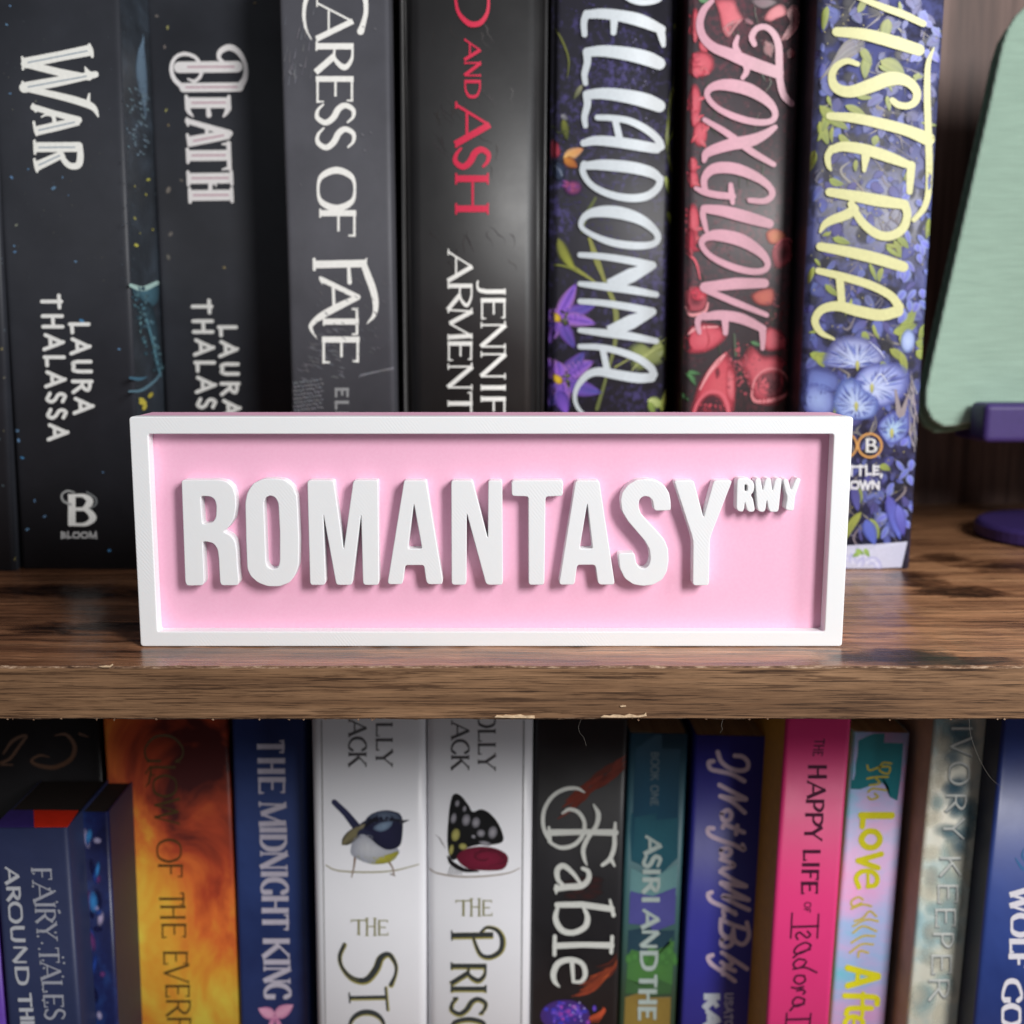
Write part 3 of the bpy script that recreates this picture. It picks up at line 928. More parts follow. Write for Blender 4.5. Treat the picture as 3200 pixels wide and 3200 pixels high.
# ---- WAR
b = Book("paperback_book", 0.101, (-32, 363, 0), (34, 431, 1300), 0, 0.210, MC['charcoal'],
         "charcoal paperback with large slanted white capitals, second from left on upper shelf", group=UP, side_mat=MC['charcoal_art'])
d = b.decal("title_lettering", base=0.00012).at(*VA)
wc, ic = rgb(252, 252, 246), rgb(150, 165, 180)
d.stroke([(612, 336), (400, 378), (165, 425)], [74, 66, 72], wc, False, cap=False)
d.stroke([(165, 428), (400, 486), (600, 520)], [46, 50, 40], wc, False)
d.stroke([(640, 500), (400, 545), (165, 588)], [44, 66, 70], wc, False)
d.stroke([(165, 592), (400, 645), (560, 690), (630, 725), (660, 782)], [40, 46, 50, 40, 10], wc)
d.stroke([(600, 300), (612, 340), (620, 380)], [18, 30, 18], wc)
d.stroke([(150, 385), (160, 425), (155, 465)], [16, 26, 16], wc)
d.stroke([(152, 550), (162, 588), (160, 615)], [16, 26, 16], wc)
d.stroke([(572, 452), (600, 500), (652, 512)], [10, 44, 12], wc)
d.stroke([(600, 630), (590, 690)], [12, 30], wc)
d.stroke([(225, 720), (380, 765), (528, 806)], [40, 38, 46], wc, False)
d.stroke([(530, 812), (380, 848), (238, 880)], [56, 62, 62], wc, False, cap=False)
d.stroke([(345, 762), (365, 800), (360, 850)], [22, 26, 22], wc)
d.stroke([(355, 775), (310, 770), (280, 785)], [18, 16, 10], wc)
d.stroke([(222, 700), (230, 720), (240, 748)], 16, wc); d.stroke([(228, 820), (238, 880), (248, 905)], 18, wc)
d.stroke([(236, 988), (540, 986)], 66, wc, False, cap=False)
d.stroke([(536, 975), (540, 1050), (525, 1108), (470, 1112), (425, 1068), (400, 1010)], [36, 44, 46, 40, 36, 34], wc)
d.stroke([(430, 1030), (240, 1118)], [50, 64], wc, False, cap=False)
d.stroke([(232, 945), (236, 1030)], 18, wc); d.stroke([(232, 1070), (240, 1118), (250, 1150)], 18, wc)
for a, e in (((585, 342), (190, 420)), ((580, 512), (190, 584)), ((500, 820), (262, 874)), ((500, 988), (262, 990)), ((400, 1044), (262, 1108))):
    d.stroke([a, e], 9, ic, False)
d.build(b.cover)
d = b.decal("author_lettering", base=0.00012).at(*VB)
ac = rgb(242, 242, 239)
d.text("THALASSA", (168, 158), (196, 738), (78, 0), 15, 15, ac, 0, .34)
d.text("LAURA", (281, 268), (300, 632), (76, 0), 15, 15, ac, 0, .34)
d.build(b.cover)
d = b.decal("publisher_emblem", base=0.00012).at(*VB)
d.glyph("B", (275, 1086), (104, 0), (0, -128), 30, 12, ac, 0.22)
d.stroke([(285, 1000), (255, 985), (250, 960), (272, 945), (300, 952)], [10, 9, 8, 8, 6], rgb(170, 172, 172))
d.stroke([(350, 950), (385, 975), (385, 1000), (360, 1015)], [6, 7, 7, 5], rgb(130, 134, 136))
d.text("BLOOM", (246, 1136), (390, 1136), (0, -26), 7, 7, rgb(190, 190, 190), 0, .16)
d.build(b.cover)
d = b.decal("speckled_artwork")
blue, yel = rgb(96, 130, 165), rgb(186, 176, 80)
d.at(*VA)
specks(d, [(68, 40, 9), (45, 165, 10), (68, 628, 10), (240, 680, 8), (85, 735, 5), (78, 1190, 14), (190, 1135, 9), (360, 1262, 18), (420, 1190, 8), (110, 1510, 12), (508, 1755, 10), (96, 1650, 10), (460, 1310, 6), (100, 1690, 12)],
       [blue, blue, rgb(120, 124, 110)])
specks(d, [(R1.uniform(20, 780), R1.uniform(0, 1900), R1.uniform(2.5, 5)) for _ in range(60)], [rgb(84, 92, 100), rgb(96, 96, 90)])
d.at(*VB)
specks(d, [(330, 262, 12), (68, 703, 10), (75, 742, 8), (90, 812, 8), (140, 985, 7), (110, 1100, 8), (180, 1048, 7), (440, 1185, 8), (415, 870, 5), (480, 375, 6)], [rgb(70, 130, 175), blue])
d.build(b.cover)
# painting on its right board: a pale trumpet-shaped flower and blue smoke
d = Decal(Side(b, 1), "board_artwork", M['ink_matte']).at(*VA)
for k in range(26):
    t = k / 25
    x0, x1 = 905 + 20 * math.sin(t * 9), 985 + 12 * t
    y = 260 + 520 * t
    wv = 80 * math.sin(math.pi * min(1, t * 1.15)) + 8
    d.ell(960 - 14 * math.sin(t * 5), y, wv * .42, 34, rgb(132, 158, 180, 1 - .4 * t), rgb(74, 92, 110), 0.3 * math.sin(k), 2, 12)
for k in range(60):
    d.ell(R1.uniform(850, 1000), R1.uniform(560, 1040), R1.uniform(8, 22), R1.uniform(3, 9), jit(rgb(118, 138, 150)), jit(rgb(66, 78, 90)), R1.uniform(0.4, 1.4), 2, 10)
for k in range(120):
    d.ell(R1.uniform(815, 1060), R1.uniform(0, 1900), R1.uniform(4, 10), R1.uniform(2, 4), jit(rgb(84, 98, 112)), jit(rgb(54, 62, 70)), 0.9, 1, 8)
specks(d, [(995, 1205, 14), (905, 1465, 13), (915, 1645, 16), (980, 1305, 9), (905, 1250, 8), (940, 1565, 6), (1025, 1540, 8)], [rgb(190, 184, 84), rgb(170, 166, 96)])
d.at(*VB)
d.blob([(522, 108), (560, 128), (600, 122), (634, 102), (637, 175), (610, 205), (585, 195), (560, 165), (535, 140)], rgb(74, 112, 128), rgb(46, 72, 84))
d.stroke([(526, 118), (575, 132), (632, 108)], [14, 20, 16], rgb(176, 206, 200))
d.blob([(560, 190), (605, 190), (630, 260), (640, 340), (652, 440), (642, 480), (625, 440), (605, 340), (575, 260)], rgb(48, 72, 84), rgb(32, 44, 52))
d.stroke([(578, 210), (598, 280), (618, 360), (638, 450), (648, 485)], [10, 8, 8, 8, 4], rgb(88, 132, 148))
for k in range(70):
    t = R1.random()
    x, y = 560 + 75 * t + R1.uniform(-34, 26), 130 + 330 * t
    d.ell(x, y, R1.uniform(4, 12), R1.uniform(3, 9), jit(R1.choice([rgb(96, 136, 150), rgb(60, 88, 100), rgb(40, 56, 66), rgb(120, 160, 168)])), jit(rgb(50, 72, 84)), R1.uniform(0, 3), 1, 8)
d.stroke([(520, 545), (570, 540), (620, 505), (648, 470)], [8, 12, 10, 4], rgb(96, 128, 144))
d.stroke([(524, 490), (560, 495), (590, 488)], [10, 14, 4], rgb(70, 110, 132))
specks(d, [(575, 590, 16), (582, 608, 14), (606, 560, 14), (572, 580, 14)], [rgb(196, 180, 70)])
d.build(b.cover)

# ---- DEATH
b = Book("paperback_book", 0.135, (456, 900, 0), (516, 938, 1290), 0, 0.212, MC['charcoal'],
         "charcoal paperback with ornate curled white capital, set back between two dark books", group=UP)
d = b.decal("title_lettering", base=0.00012).at(*VA)
wc, ic = rgb(254, 251, 251), rgb(214, 176, 190)
d.stroke([(1205, 452), (1590, 448)], 76, wc, False)
d.stroke([(1235, 588), (1605, 584)], 62, wc, False)
d.stroke([(1605, 588), (1645, 520), (1645, 430), (1600, 350), (1540, 318), (1480, 345), (1470, 390), (1505, 418)], [50, 36, 28, 36, 42, 36, 26, 14], wc)
d.stroke([(1235, 592), (1170, 530), (1150, 455), (1175, 390), (1235, 362), (1310, 385), (1350, 450), (1345, 510), (1305, 545), (1262, 530)], [36, 30, 26, 24, 26, 24, 24, 24, 22, 12], wc)
d.stroke([(1540, 430), (1600, 440)], [30, 50], wc)
for y0, y1, x0, x1 in ((690, 690, 1250, 1540), (1045, 1042, 1258, 1535), (1198, 1194, 1262, 1556), (1312, 1308, 1272, 1558)):
    d.stroke([(x0, y0), (x1, y1)], 72, wc, False, cap=False)
    d.stroke([(x0, y0 - 44), (x0 + 4, y0 + 44)], 22, wc, False)
    d.stroke([(x1 - 4, y1 - 44), (x1, y1 + 44)], 22, wc, False)
d.stroke([(1262, 700), (1266, 745), (1295, 782)], [28, 30, 10], wc); d.stroke([(1395, 700), (1402, 772)], [20, 36], wc, False); d.stroke([(1528, 700), (1524, 745), (1500, 782)], [28, 32, 12], wc)
d.stroke([(1258, 812), (1540, 896)], [34, 44], wc, False); d.stroke([(1540, 900), (1265, 952)], [64, 70], wc, False, cap=False)
d.stroke([(1385, 846), (1392, 926)], 24, wc, False); d.stroke([(1256, 795), (1262, 840)], 18, wc); d.stroke([(1258, 905), (1268, 975)], 20, wc)
d.stroke([(1534, 960), (1540, 1130)], 30, wc, False); d.stroke([(1534, 965), (1490, 968)], [26, 10], wc, False); d.stroke([(1540, 1125), (1492, 1138)], [26, 10], wc, False)
d.stroke([(1405, 1200), (1412, 1250), (1405, 1310)], [22, 28, 22], wc); d.stroke([(1412, 1230), (1440, 1232), (1452, 1250)], [16, 14, 8], wc)
for y, x0, x1 in ((450, 1260, 1570), (586, 1250, 1590), (690, 1290, 1510), (1043, 1290, 1510), (1196, 1290, 1530), (1310, 1300, 1530)):
    d.stroke([(x0, y), (x1, y - 2)], 12, ic, False)
d.stroke([(1500, 908), (1300, 946)], 12, ic, False)
d.build(b.cover)
d = b.decal("author_lettering", base=0.00012).at(*VB)
d.text("THALASSA", (774, 178), (802, 762), (76, 0), 15, 15, ac, 0, .34)
d.text("LAURA", (880, 280), (897, 640), (70, 0), 15, 15, ac, 0, .34)
d.build(b.cover)
d = b.decal("speckled_artwork").at(*VA)
specks(d, [(1052, 108, 14), (1125, 185, 14), (1115, 740, 12), (1218, 1210, 14), (1130, 1275, 24), (1145, 1570, 18), (1130, 1725, 20), (1505, 1795, 12), (1710, 20, 12), (1105, 315, 14), (1130, 840, 10)],
       [rgb(140, 124, 92), rgb(112, 106, 100), rgb(150, 146, 90)])
d.build(b.cover)

# ---- CARESS OF FATE
b = Book("paperback_book", 0.105, (871, 1216, 0), (913, 1232, 1290), 0, 0.214, MC['slate'],
         "slate grey paperback with silver serif capitals and embossed wing pattern", group=UP)
d = b.decal("title_lettering", base=0.00012).at(*VC)
sc = rgb(248, 247, 242)
d.stroke([(372, 266), (335, 190), (322, 90), (345, -20), (430, -110), (550, -130), (660, -110), (725, -30), (738, 70), (722, 150), (702, 212)], [6, 18, 24, 30, 44, 52, 48, 36, 30, 34, 46], sc)
d.down("A", 22, 262, 405, 650, 38, 13, sc, .2)
d.down("R", 282, 490, 400, 655, 42, 15, sc, .24)
d.down("E", 500, 690, 402, 655, 38, 15, sc, .2)
d.down("S", 690, 838, 405, 662, 42, 13, sc)
d.down("S", 848, 1006, 408, 664, 42, 13, sc)
d.down("O", 1128, 1412, 408, 672, 46, 18, sc)
d.down("F", 1400, 1590, 425, 672, 40, 16, sc, .24)
d.at(*VF)
d.stroke([(388, 272), (735, 265)], 50, sc, False, cap=False)
d.stroke([(390, 236), (392, 306)], 20, sc, False); d.stroke([(742, 230), (725, 300)], [8, 30], sc, False)
d.stroke([(725, 275), (752, 350), (785, 440), (803, 530), (793, 610), (745, 668)], [40, 46, 46, 40, 28, 6], sc)
d.stroke([(622, 285), (628, 392)], [20, 30], sc, False)
d.stroke([(442, 372), (684, 490)], [34, 34], sc, False)
d.stroke([(684, 492), (560, 550), (450, 610), (385, 660), (368, 700), (408, 768)], [34, 46, 46, 34, 24, 5], sc)
d.stroke([(518, 420), (524, 560)], 20, sc, False); d.stroke([(432, 360), (446, 396)], 18, sc, False)
d.down("T", 565, 745, 448, 690, 40, 17, sc, .22)
d.down("E", 745, 935, 442, 695, 40, 17, sc, .22)
d.build(b.cover)
d = b.decal("author_lettering", base=0.00012).at(*VF)
gc = rgb(150, 150, 152)
d.down("E", 1098, 1166, 528, 624, 20, 16, gc); d.down("L", 1186, 1246, 528, 624, 20, 16, gc); d.down("I", 1262, 1280, 528, 624, 20, 16, gc); d.down("S", 1296, 1360, 528, 624, 20, 16, gc); d.down("E", 1376, 1440, 528, 624, 20, 16, gc)
d.build(b.cover)
d = b.decal("wing_artwork", 'ink_matte').at(*VF)
for row in range(8):
    for k in range(9):
        x, y = 258 + k * 22 + (row % 2) * 11 + R1.uniform(-4, 4), 1060 + row * 26 + R1.uniform(-4, 4) - k * 3
        if x > 245 and x < 450 + row * 3:
            d.stroke([(x - 11, y), (x - 3, y + 11), (x + 8, y + 7)], [3, 7, 2], jit(rgb(128, 128, 134), .15))
for k in range(80):
    x, y = R1.uniform(250, 560), R1.uniform(640, 1040)
    if y > 1500 - x * 2.0:
        d.stroke([(x, y), (x + R1.uniform(14, 34), y + R1.uniform(2, 14)), (x + R1.uniform(34, 60), y + R1.uniform(10, 30))], [1, 6, 1], jit(rgb(112, 112, 118), .14))
for k in range(60):
    x, y = R1.uniform(380, 880), R1.uniform(330, 900)
    d.stroke([(x, y), (x + R1.uniform(8, 24), y + R1.uniform(4, 18)), (x + R1.uniform(24, 40), y + R1.uniform(16, 34))], [1, 5, 1], jit(rgb(102, 102, 108), .1))
for k in range(16):
    x = 690 + k * 14
    d.stroke([(x, 1030 - k * 4), (x + 18, 1010 - k * 3), (x + 34, 1012 - k * 2)], [3, 8, 2], jit(rgb(120, 120, 127), .2))
d.at(*VC)
for k in range(26):
    x, y = R1.uniform(190, 400), R1.uniform(60, 520)
    d.stroke([(x, y), (x - R1.uniform(4, 14), y + R1.uniform(30, 90))], [1, R1.uniform(3, 8)], jit(rgb(118, 118, 125), .14), False)
for x, y, s in ((230, 490, 20), (300, 440, 14), (270, 520, 10), (715, 905, 14), (770, 890, 10), (730, 1010, 12), (800, 195, 10), (720, 180, 8), (300, 1240, 8)):
    d.ell(x, y, s, s * .5, rgb(122, 122, 128), rgb(92, 92, 99), .8, 2, 10)
d.build(b.cover)

# ---- D AND ASH
def groove(b, g, start=.86):
    base = type(b).prof
    def prof(u):
        d = base(b, u)
        a = abs(u) / (b.w / 2)
        if a > start:
            d += g * math.sin(math.pi * min(1, (a - start) / (1 - start)) * .5)
        return d
    return prof
class Hard(Book):
    gv, gs = 0.0, .86
    def prof(self, u):
        d = Book.prof(self, u)
        a = abs(u) / (self.w / 2)
        if a > self.gs:
            k = (a - self.gs) / (1 - self.gs)
            d += self.gv * (1 - math.cos(2 * math.pi * k)) / 2 + self.gv * 0.4 * k
        return d
Hard.gv, Hard.gs = 0.004, .80
b = Hard("hardcover_book", 0.110, (1246, 1712, 0), (1250, 1706, 1290), 0, 0.222, MC['jacket'],
         "black glossy hardcover with rounded spine and red serif title", group=UP, hard=True, bulge=0.0046, r=0.002)
d = b.decal("title_lettering", 'ink_gloss', 0.00016).at(*VC)
rc = rgb(214, 52, 82)
d.stroke([(1338, -60), (1342, 20), (1362, 90), (1410, 145), (1455, 165), (1510, 150), (1550, 90), (1560, 20), (1558, -60)], [16, 18, 24, 34, 38, 34, 24, 18, 16], rc)
d.down("A", 268, 402, 1398, 1506, 22, 11, rc, .16); d.down("N", 410, 520, 1398, 1508, 22, 11, rc, .16); d.down("D", 530, 655, 1398, 1508, 22, 11, rc, .1)
d.down("A", 705, 968, 1336, 1568, 44, 18, rc, .2); d.down("S", 985, 1134, 1332, 1568, 44, 18, rc); d.down("H", 1160, 1440, 1336, 1562, 44, 16, rc, .34)
d.build(b.cover)
d = b.decal("author_lettering", 'ink_gloss', 0.00016).at(*VF)
for ch, y0, y1 in (("A", 188, 382), ("R", 388, 580), ("M", 560, 775), ("E", 780, 918), ("N", 935, 1118), ("T", 1128, 1280), ("R", 1290, 1440), ("O", 1455, 1625), ("U", 1640, 1780), ("T", 1795, 1930)):
    d.down(ch, y0, y1, 1286, 1452, 29, 12, sc, .24)
for ch, y0, y1 in (("J", 385, 480), ("E", 488, 640), ("N", 655, 845), ("N", 850, 1045), ("I", 1050, 1145), ("F", 1152, 1285), ("E", 1290, 1420), ("R", 1435, 1590)):
    d.down(ch, y0, y1, 1508, 1675, 29, 12, sc, .24)
d.build(b.cover)
d = b.decal("smoke_artwork", 'ink_mist', 0.00006).at(*VC)
for k in range(34):
    x, y = R1.uniform(1080, 1700), R1.choice([R1.uniform(150, 320), R1.uniform(560, 760), R1.uniform(880, 1080), R1.uniform(1500, 1750)])
    pts = [(x, y)]
    for _ in range(4):
        pts.append((pts[-1][0] + R1.uniform(-10, 40), pts[-1][1] + R1.uniform(12, 44)))
    d.stroke(pts, [1, R1.uniform(4, 16), R1.uniform(4, 12), 5, 1], jit(rgb(62, 57, 58), .25)[:3] + (0.5,))
d.build(b.cover)

# ---- BELLADONNA
leaf1, leaf2, leafd = rgb(176, 190, 84), rgb(120, 138, 62), rgb(66, 74, 44)
Hard.gv, Hard.gs = 0.0012, .90
b = Hard("hardcover_book", 0.1275, (1724, 2124, 0), (1713, 2087, 1290), 0, 0.216, MC['violet'],
         "dark hardcover with white brush lettering, purple flowers and green vines", group=UP, hard=True, bulge=0.0026, r=0.003)
d = b.decal("flower_artwork", "ink_soft", base=0.00012).at(*VD)
d.rim = 0.25
for k in range(420):          # drifts of pollen-like dots
    cx, cy = R1.choice([(500, 60), (640, 470), (720, 650), (400, 1420), (640, 1560), (820, 420), (560, 1800), (900, 900), (620, 1250), (860, 1720), (480, 860)])
    x, y = R1.gauss(cx, 70), R1.gauss(cy, 70)
    if 270 < x < 1050:
        s = R1.uniform(3, 9)
        d.ell(x, y, s, s, jit(rgb(96, 84, 160)), jit(rgb(62, 56, 104)), 0, 1, 6)
d.stroke([(1088, 170), (1110, 320), (1108, 480), (1070, 640), (1050, 800), (1040, 960), (1070, 1180), (1062, 1400), (1075, 1600), (1050, 1900)], [16, 22, 26, 22, 20, 22, 16, 18, 22, 14], rgb(150, 158, 84), col2=rgb(104, 112, 66))
d.stroke([(1100, 640), (1108, 780), (1080, 870)], [6, 16, 6], leaf2)
d.petal(1030, 1180, 80, 130, 34, leaf1, leafd); d.petal(1045, 1420, 70, 150, 40, leaf1, leafd); d.petal(1100, 860, 120, 120, 24, leaf1, leaf2)
d.stroke([(290, 190), (340, 280), (380, 400), (372, 520)], [6, 14, 12, 4], rgb(112, 116, 60))
d.petal(470, 570, 120, 120, 40, rgb(150, 150, 120), leafd); d.petal(345, 800, 80, 150, 60, rgb(130, 134, 60), leafd, rgb(70, 76, 40)); d.stroke([(270, 850), (310, 890), (360, 880)], 8, leafd)
d.petal(330, 770, 40, 60, 40, rgb(150, 150, 156), rgb(90, 90, 100))
d.blob([(265, 940), (310, 960), (328, 1030), (290, 1070), (262, 1050)], rgb(196, 70, 90), rgb(120, 40, 60))
d.petal(345, 1060, -25, 150, 80, rgb(240, 190, 110), rgb(214, 140, 90), rgb(236, 190, 160)); d.petal(350, 1062, 35, 110, 80, rgb(214, 140, 60), rgb(160, 90, 50), rgb(120, 60, 60))
d.blob([(265, 1080), (320, 1075), (362, 1120), (355, 1190), (320, 1225), (270, 1190)], rgb(58, 70, 96), rgb(30, 34, 50))
d.stroke([(285, 1110), (320, 1140), (335, 1180)], 10, rgb(130, 140, 160)); d.ell(410, 1260, 66, 56, rgb(150, 72, 110), rgb(60, 40, 90), 0, 3)
for k in range(10):
    d.petal(410 + R1.uniform(-40, 40), 1250 + R1.uniform(-40, 40), R1.uniform(0, 360), 50, 26, rgb(176, 84, 120), rgb(90, 60, 140))
d.stroke([(560, 1330), (500, 1440), (470, 1560)], [18, 26, 14], rgb(96, 104, 60))
d.stroke([(520, 1600), (560, 1740), (620, 1880)], [20, 30, 20], rgb(140, 140, 76))
d.at(*VG)
d.stroke([(520, 100), (570, 230), (620, 380), (680, 520), (700, 640), (690, 800), (640, 1000), (570, 1240)], [22, 30, 26, 34, 36, 28, 20, 26], rgb(150, 152, 80), col2=rgb(100, 108, 60))
d.petal(310, 95, 62, 260, 84, rgb(132, 134, 66), rgb(170, 176, 72), rgb(84, 86, 50), .12); d.stroke([(420, 300), (500, 350), (570, 400)], [30, 20, 12], rgb(150, 152, 76)); d.stroke([(270, 275), (340, 280), (430, 310)], [6, 14, 16], rgb(130, 136, 66))
# two star flowers
P1, P2, P3 = rgb(120, 84, 190), rgb(62, 74, 150), rgb(196, 130, 220)
for (fx, fy, sc2, pet) in ((310, 625, 1.0, [(-62, 260), (-20, 290), (10, 260), (62, 240), (108, 190), (150, 110), (205, 90)]),
                           (320, 1040, 1.25, [(-130, 200), (-48, 250), (-28, 260), (18, 300), (75, 190), (110, 200), (-95, 120)])):
    for i, (a, ln) in enumerate(pet):
        c0, c1, ce = (P1, P2, rgb(150, 100, 210)) if i % 2 else (rgb(150, 96, 214), rgb(110, 80, 190), rgb(220, 160, 235))
        d.petal(fx, fy, a, ln, 100 * sc2, jit(c0, .1), jit(c1, .1), ce, R1.uniform(-.12, .12))
        d.stroke([(fx + 30 * math.cos(math.radians(a)), fy + 30 * math.sin(math.radians(a))), (fx + ln * .8 * math.cos(math.radians(a)), fy + ln * .8 * math.sin(math.radians(a)))], [3, 6, ][:2], jit(rgb(84, 60, 150)), False)
    for k in range(12):
        d.ell(fx + 24 + R1.uniform(-8, 40), fy + R1.uniform(-46, 56), 12, 12, rgb(70, 74, 40), rgb(40, 40, 34), 0, 1, 9)
    for k in range(7):
        d.ell(fx + 30 + R1.uniform(0, 34), fy + R1.uniform(-30, 60), 9, 9, rgb(160, 170, 80), rgb(90, 96, 50), 0, 1, 8)
    d.blob([(fx - 52, fy - 36), (fx - 10, fy - 30), (fx + 20, fy - 4), (fx + 14, fy + 34), (fx - 20, fy + 34), (fx - 44, fy + 4)], rgb(236, 200, 60), rgb(186, 140, 30))
d.petal(310, 1120, 70, 170, 110, rgb(96, 70, 170), rgb(150, 100, 220), rgb(70, 60, 140))
d.blob([(780, 830), (860, 790), (940, 830), (990, 750), (1050, 780), (1060, 860), (1010, 930), (940, 960), (840, 990), (800, 960), (790, 900)], rgb(140, 150, 76), rgb(100, 110, 56))
d.stroke([(800, 985), (900, 880), (1030, 800)], [4, 8, 4], rgb(190, 196, 120)); d.stroke([(690, 960), (760, 920), (830, 880)], [12, 10, 8], rgb(150, 154, 84))
for k in range(9):
    d.stroke([(850 + k * 20, 925 - k * 18), (862 + k * 22, 880 - k * 14)], 4, rgb(168, 176, 100), False)
d.petal(910, 1180, 20, 120, 80, rgb(214, 226, 150), rgb(130, 150, 60), rgb(170, 190, 90)); d.petal(1000, 1260, -75, 190, 44, rgb(150, 160, 70), rgb(210, 214, 120)); d.petal(920, 1190, 70, 110, 50, rgb(150, 176, 70), rgb(96, 116, 50))
d.build(b.cover)
d = b.decal("title_lettering").at(*VD)
d.lay = 0.0006
tw, tb = rgb(208, 216, 222), rgb(214, 226, 234)
d.stroke([(760, -50), (770, -15), (830, 12), (900, 18), (980, 0), (1010, -50)], [30, 36, 40, 40, 36, 30], tw)
d.stroke([(505, 100), (600, 95), (720, 108), (860, 140), (1000, 200)], [56, 68, 76, 84, 60], tw)
d.stroke([(500, 95), (482, 150), (486, 235)], [50, 44, 38], tw); d.stroke([(685, 130), (680, 222)], [52, 38], tw); d.stroke([(990, 195), (1004, 250), (1014, 306)], [56, 50, 30], tw)
for oy in (0, 285):
    d.stroke([(508, 352 + oy), (620, 345 + oy), (780, 365 + oy), (905, 395 + oy), (985, 428 + oy)], [62, 76, 90, 96, 84], tw)
    d.stroke([(500, 350 + oy), (505, 420 + oy), (486, 500 + oy), (492, 562 + oy)], [52, 48, 42, 34], tw)
d.stroke([(572, 790), (680, 795), (790, 815), (900, 870), (975, 935), (996, 985)], [38, 42, 46, 50, 50, 54], tw)
d.stroke([(480, 962), (560, 945), (700, 955), (850, 978), (968, 998)], [46, 62, 70, 72, 66], tw)
d.stroke([(690, 800), (720, 930)], [44, 46], tw, False)
d.stroke([(500, 1112), (620, 1108), (800, 1125), (930, 1158), (990, 1200)], [52, 72, 78, 70, 48], tw)
d.stroke([(484, 1105), (476, 1160), (530, 1240), (640, 1300), (780, 1330), (900, 1318), (975, 1262), (994, 1200)], [50, 42, 40, 46, 52, 54, 48, 46], tw)
d.stroke([(462, 1515), (500, 1445), (610, 1420), (750, 1435), (880, 1485), (965, 1560), (972, 1615), (920, 1645), (800, 1648), (660, 1625), (530, 1572)], [34, 50, 76, 82, 66, 46, 42, 46, 52, 48, 36], tw, closed=True)
d.at(*VG)
for oy in (0, 311):
    d.stroke([(455, 208 + oy), (600, 218 + oy), (780, 245 + oy), (940, 278 + oy)], [36, 44, 50, 54], tw)
    d.stroke([(935, 285 + oy), (800, 345 + oy), (650, 415 + oy)], [50, 96, 84], tw, False, cap=False)
    d.stroke([(455, 402 + oy), (600, 418 + oy), (780, 440 + oy), (965, 474 + oy)], [34, 50, 54, 40], tw)
d.stroke([(455, 822), (580, 826), (720, 855), (850, 905), (930, 965), (950, 1010)], [36, 42, 46, 50, 50, 50], tw)
d.stroke([(935, 1030), (840, 1032), (700, 1010), (590, 990), (510, 1010), (445, 1080), (420, 1160), (440, 1230), (480, 1275)], [60, 66, 64, 58, 48, 36, 28, 26, 22], tw)
d.stroke([(610, 850), (638, 985)], [42, 44], tw, False)
d.build(b.cover)

# ---- FOXGLOVE
Hard.gv, Hard.gs = 0.0008, .93
b = Hard("hardcover_book", 0.117, (2160, 2505, 0), (2132, 2469, 1290), 0, 0.216, MC['rose'],
         "dark hardcover with pale pink brush lettering over red bell flowers", group=UP, hard=True, bulge=0.0012, r=0.002,
         side_mat=mat_plain("dark_red_board", rgb(58, 20, 30), 0.5))
d = b.decal("flower_artwork", "ink_soft", base=0.0001).at(*VD)
d.rim = 0.2
rd, rp, rl, rk = rgb(200, 62, 82), rgb(224, 104, 118), rgb(240, 160, 166), rgb(96, 34, 46)
for k in range(420):
    x, y = R1.uniform(1180, 1900), R1.uniform(-10, 2760)
    s = R1.uniform(2, 8)
    d.ell(x - y * .02, y, s, s, jit(rgb(150, 64, 80)), jit(rgb(70, 40, 50)), 0, 1, 7)
for k in range(30):
    x, y = R1.uniform(1240, 1860), R1.uniform(0, 2600)
    d.stroke([(x, y), (x + R1.uniform(-20, 30), y + 60), (x + R1.uniform(-30, 40), y + 130)], [2, 6, 2], jit(rgb(70, 84, 66)))
def leafblob(x, y, rx, ry, c, ce, rot=0, n=5):
    d.ell(x, y, rx, ry, c, ce, rot, 3, 16)
    for k in range(n):
        a = R1.uniform(0, 360)
        d.petal(x + rx * .4 * math.cos(a), y + ry * .4 * math.sin(a), a * 57, max(rx, ry) * R1.uniform(.5, .9), min(rx, ry) * .6, jit(c), jit(ce), jit(rl, .1) if k % 3 == 0 else None)
for x, y, rx, ry in ((1228, 170, 34, 120), (1270, 430, 90, 90), (1225, 690, 46, 130), (1228, 800, 34, 60), (1262, 900, 50, 90), (1212, 1110, 36, 60), (1212, 1200, 40, 60), (1215, 1490, 44, 130), (1212, 1600, 40, 60), (1290, 300, 40, 60), (1240, 480, 60, 40)):
    leafblob(x, y, rx, ry, rp, rd)
d.blob([(1362, -10), (1480, -10), (1520, 70), (1552, 130), (1500, 180), (1450, 255), (1408, 200), (1385, 90)], rp, rgb(206, 84, 100)); d.blob([(1410, 195), (1470, 140), (1545, 128), (1500, 185), (1450, 252)], rk, rl)
d.blob([(1688, 130), (1720, 70), (1790, 28), (1835, 50), (1840, 100), (1770, 130), (1730, 150)], rp, rd); d.blob([(1840, 90), (1870, 40), (1910, 40), (1930, 110), (1905, 190), (1850, 260), (1800, 270), (1870, 170)], rgb(90, 34, 50), rl)
d.stroke([(1905, 60), (1925, 120), (1900, 200), (1840, 265)], [6, 14, 12, 6], rl); d.blob([(1600, 0), (1720, -10), (1780, 20), (1700, 60), (1640, 50)], rgb(110, 60, 80), rgb(70, 44, 56))
d.petal(1560, 130, 30, 70, 40, rgb(110, 50, 70), rgb(150, 70, 90)); leafblob(1720, 330, 40, 50, rgb(150, 60, 70), rgb(90, 40, 50)); d.petal(1250, -10, 20, 90, 50, rgb(120, 170, 120), rgb(70, 110, 80))
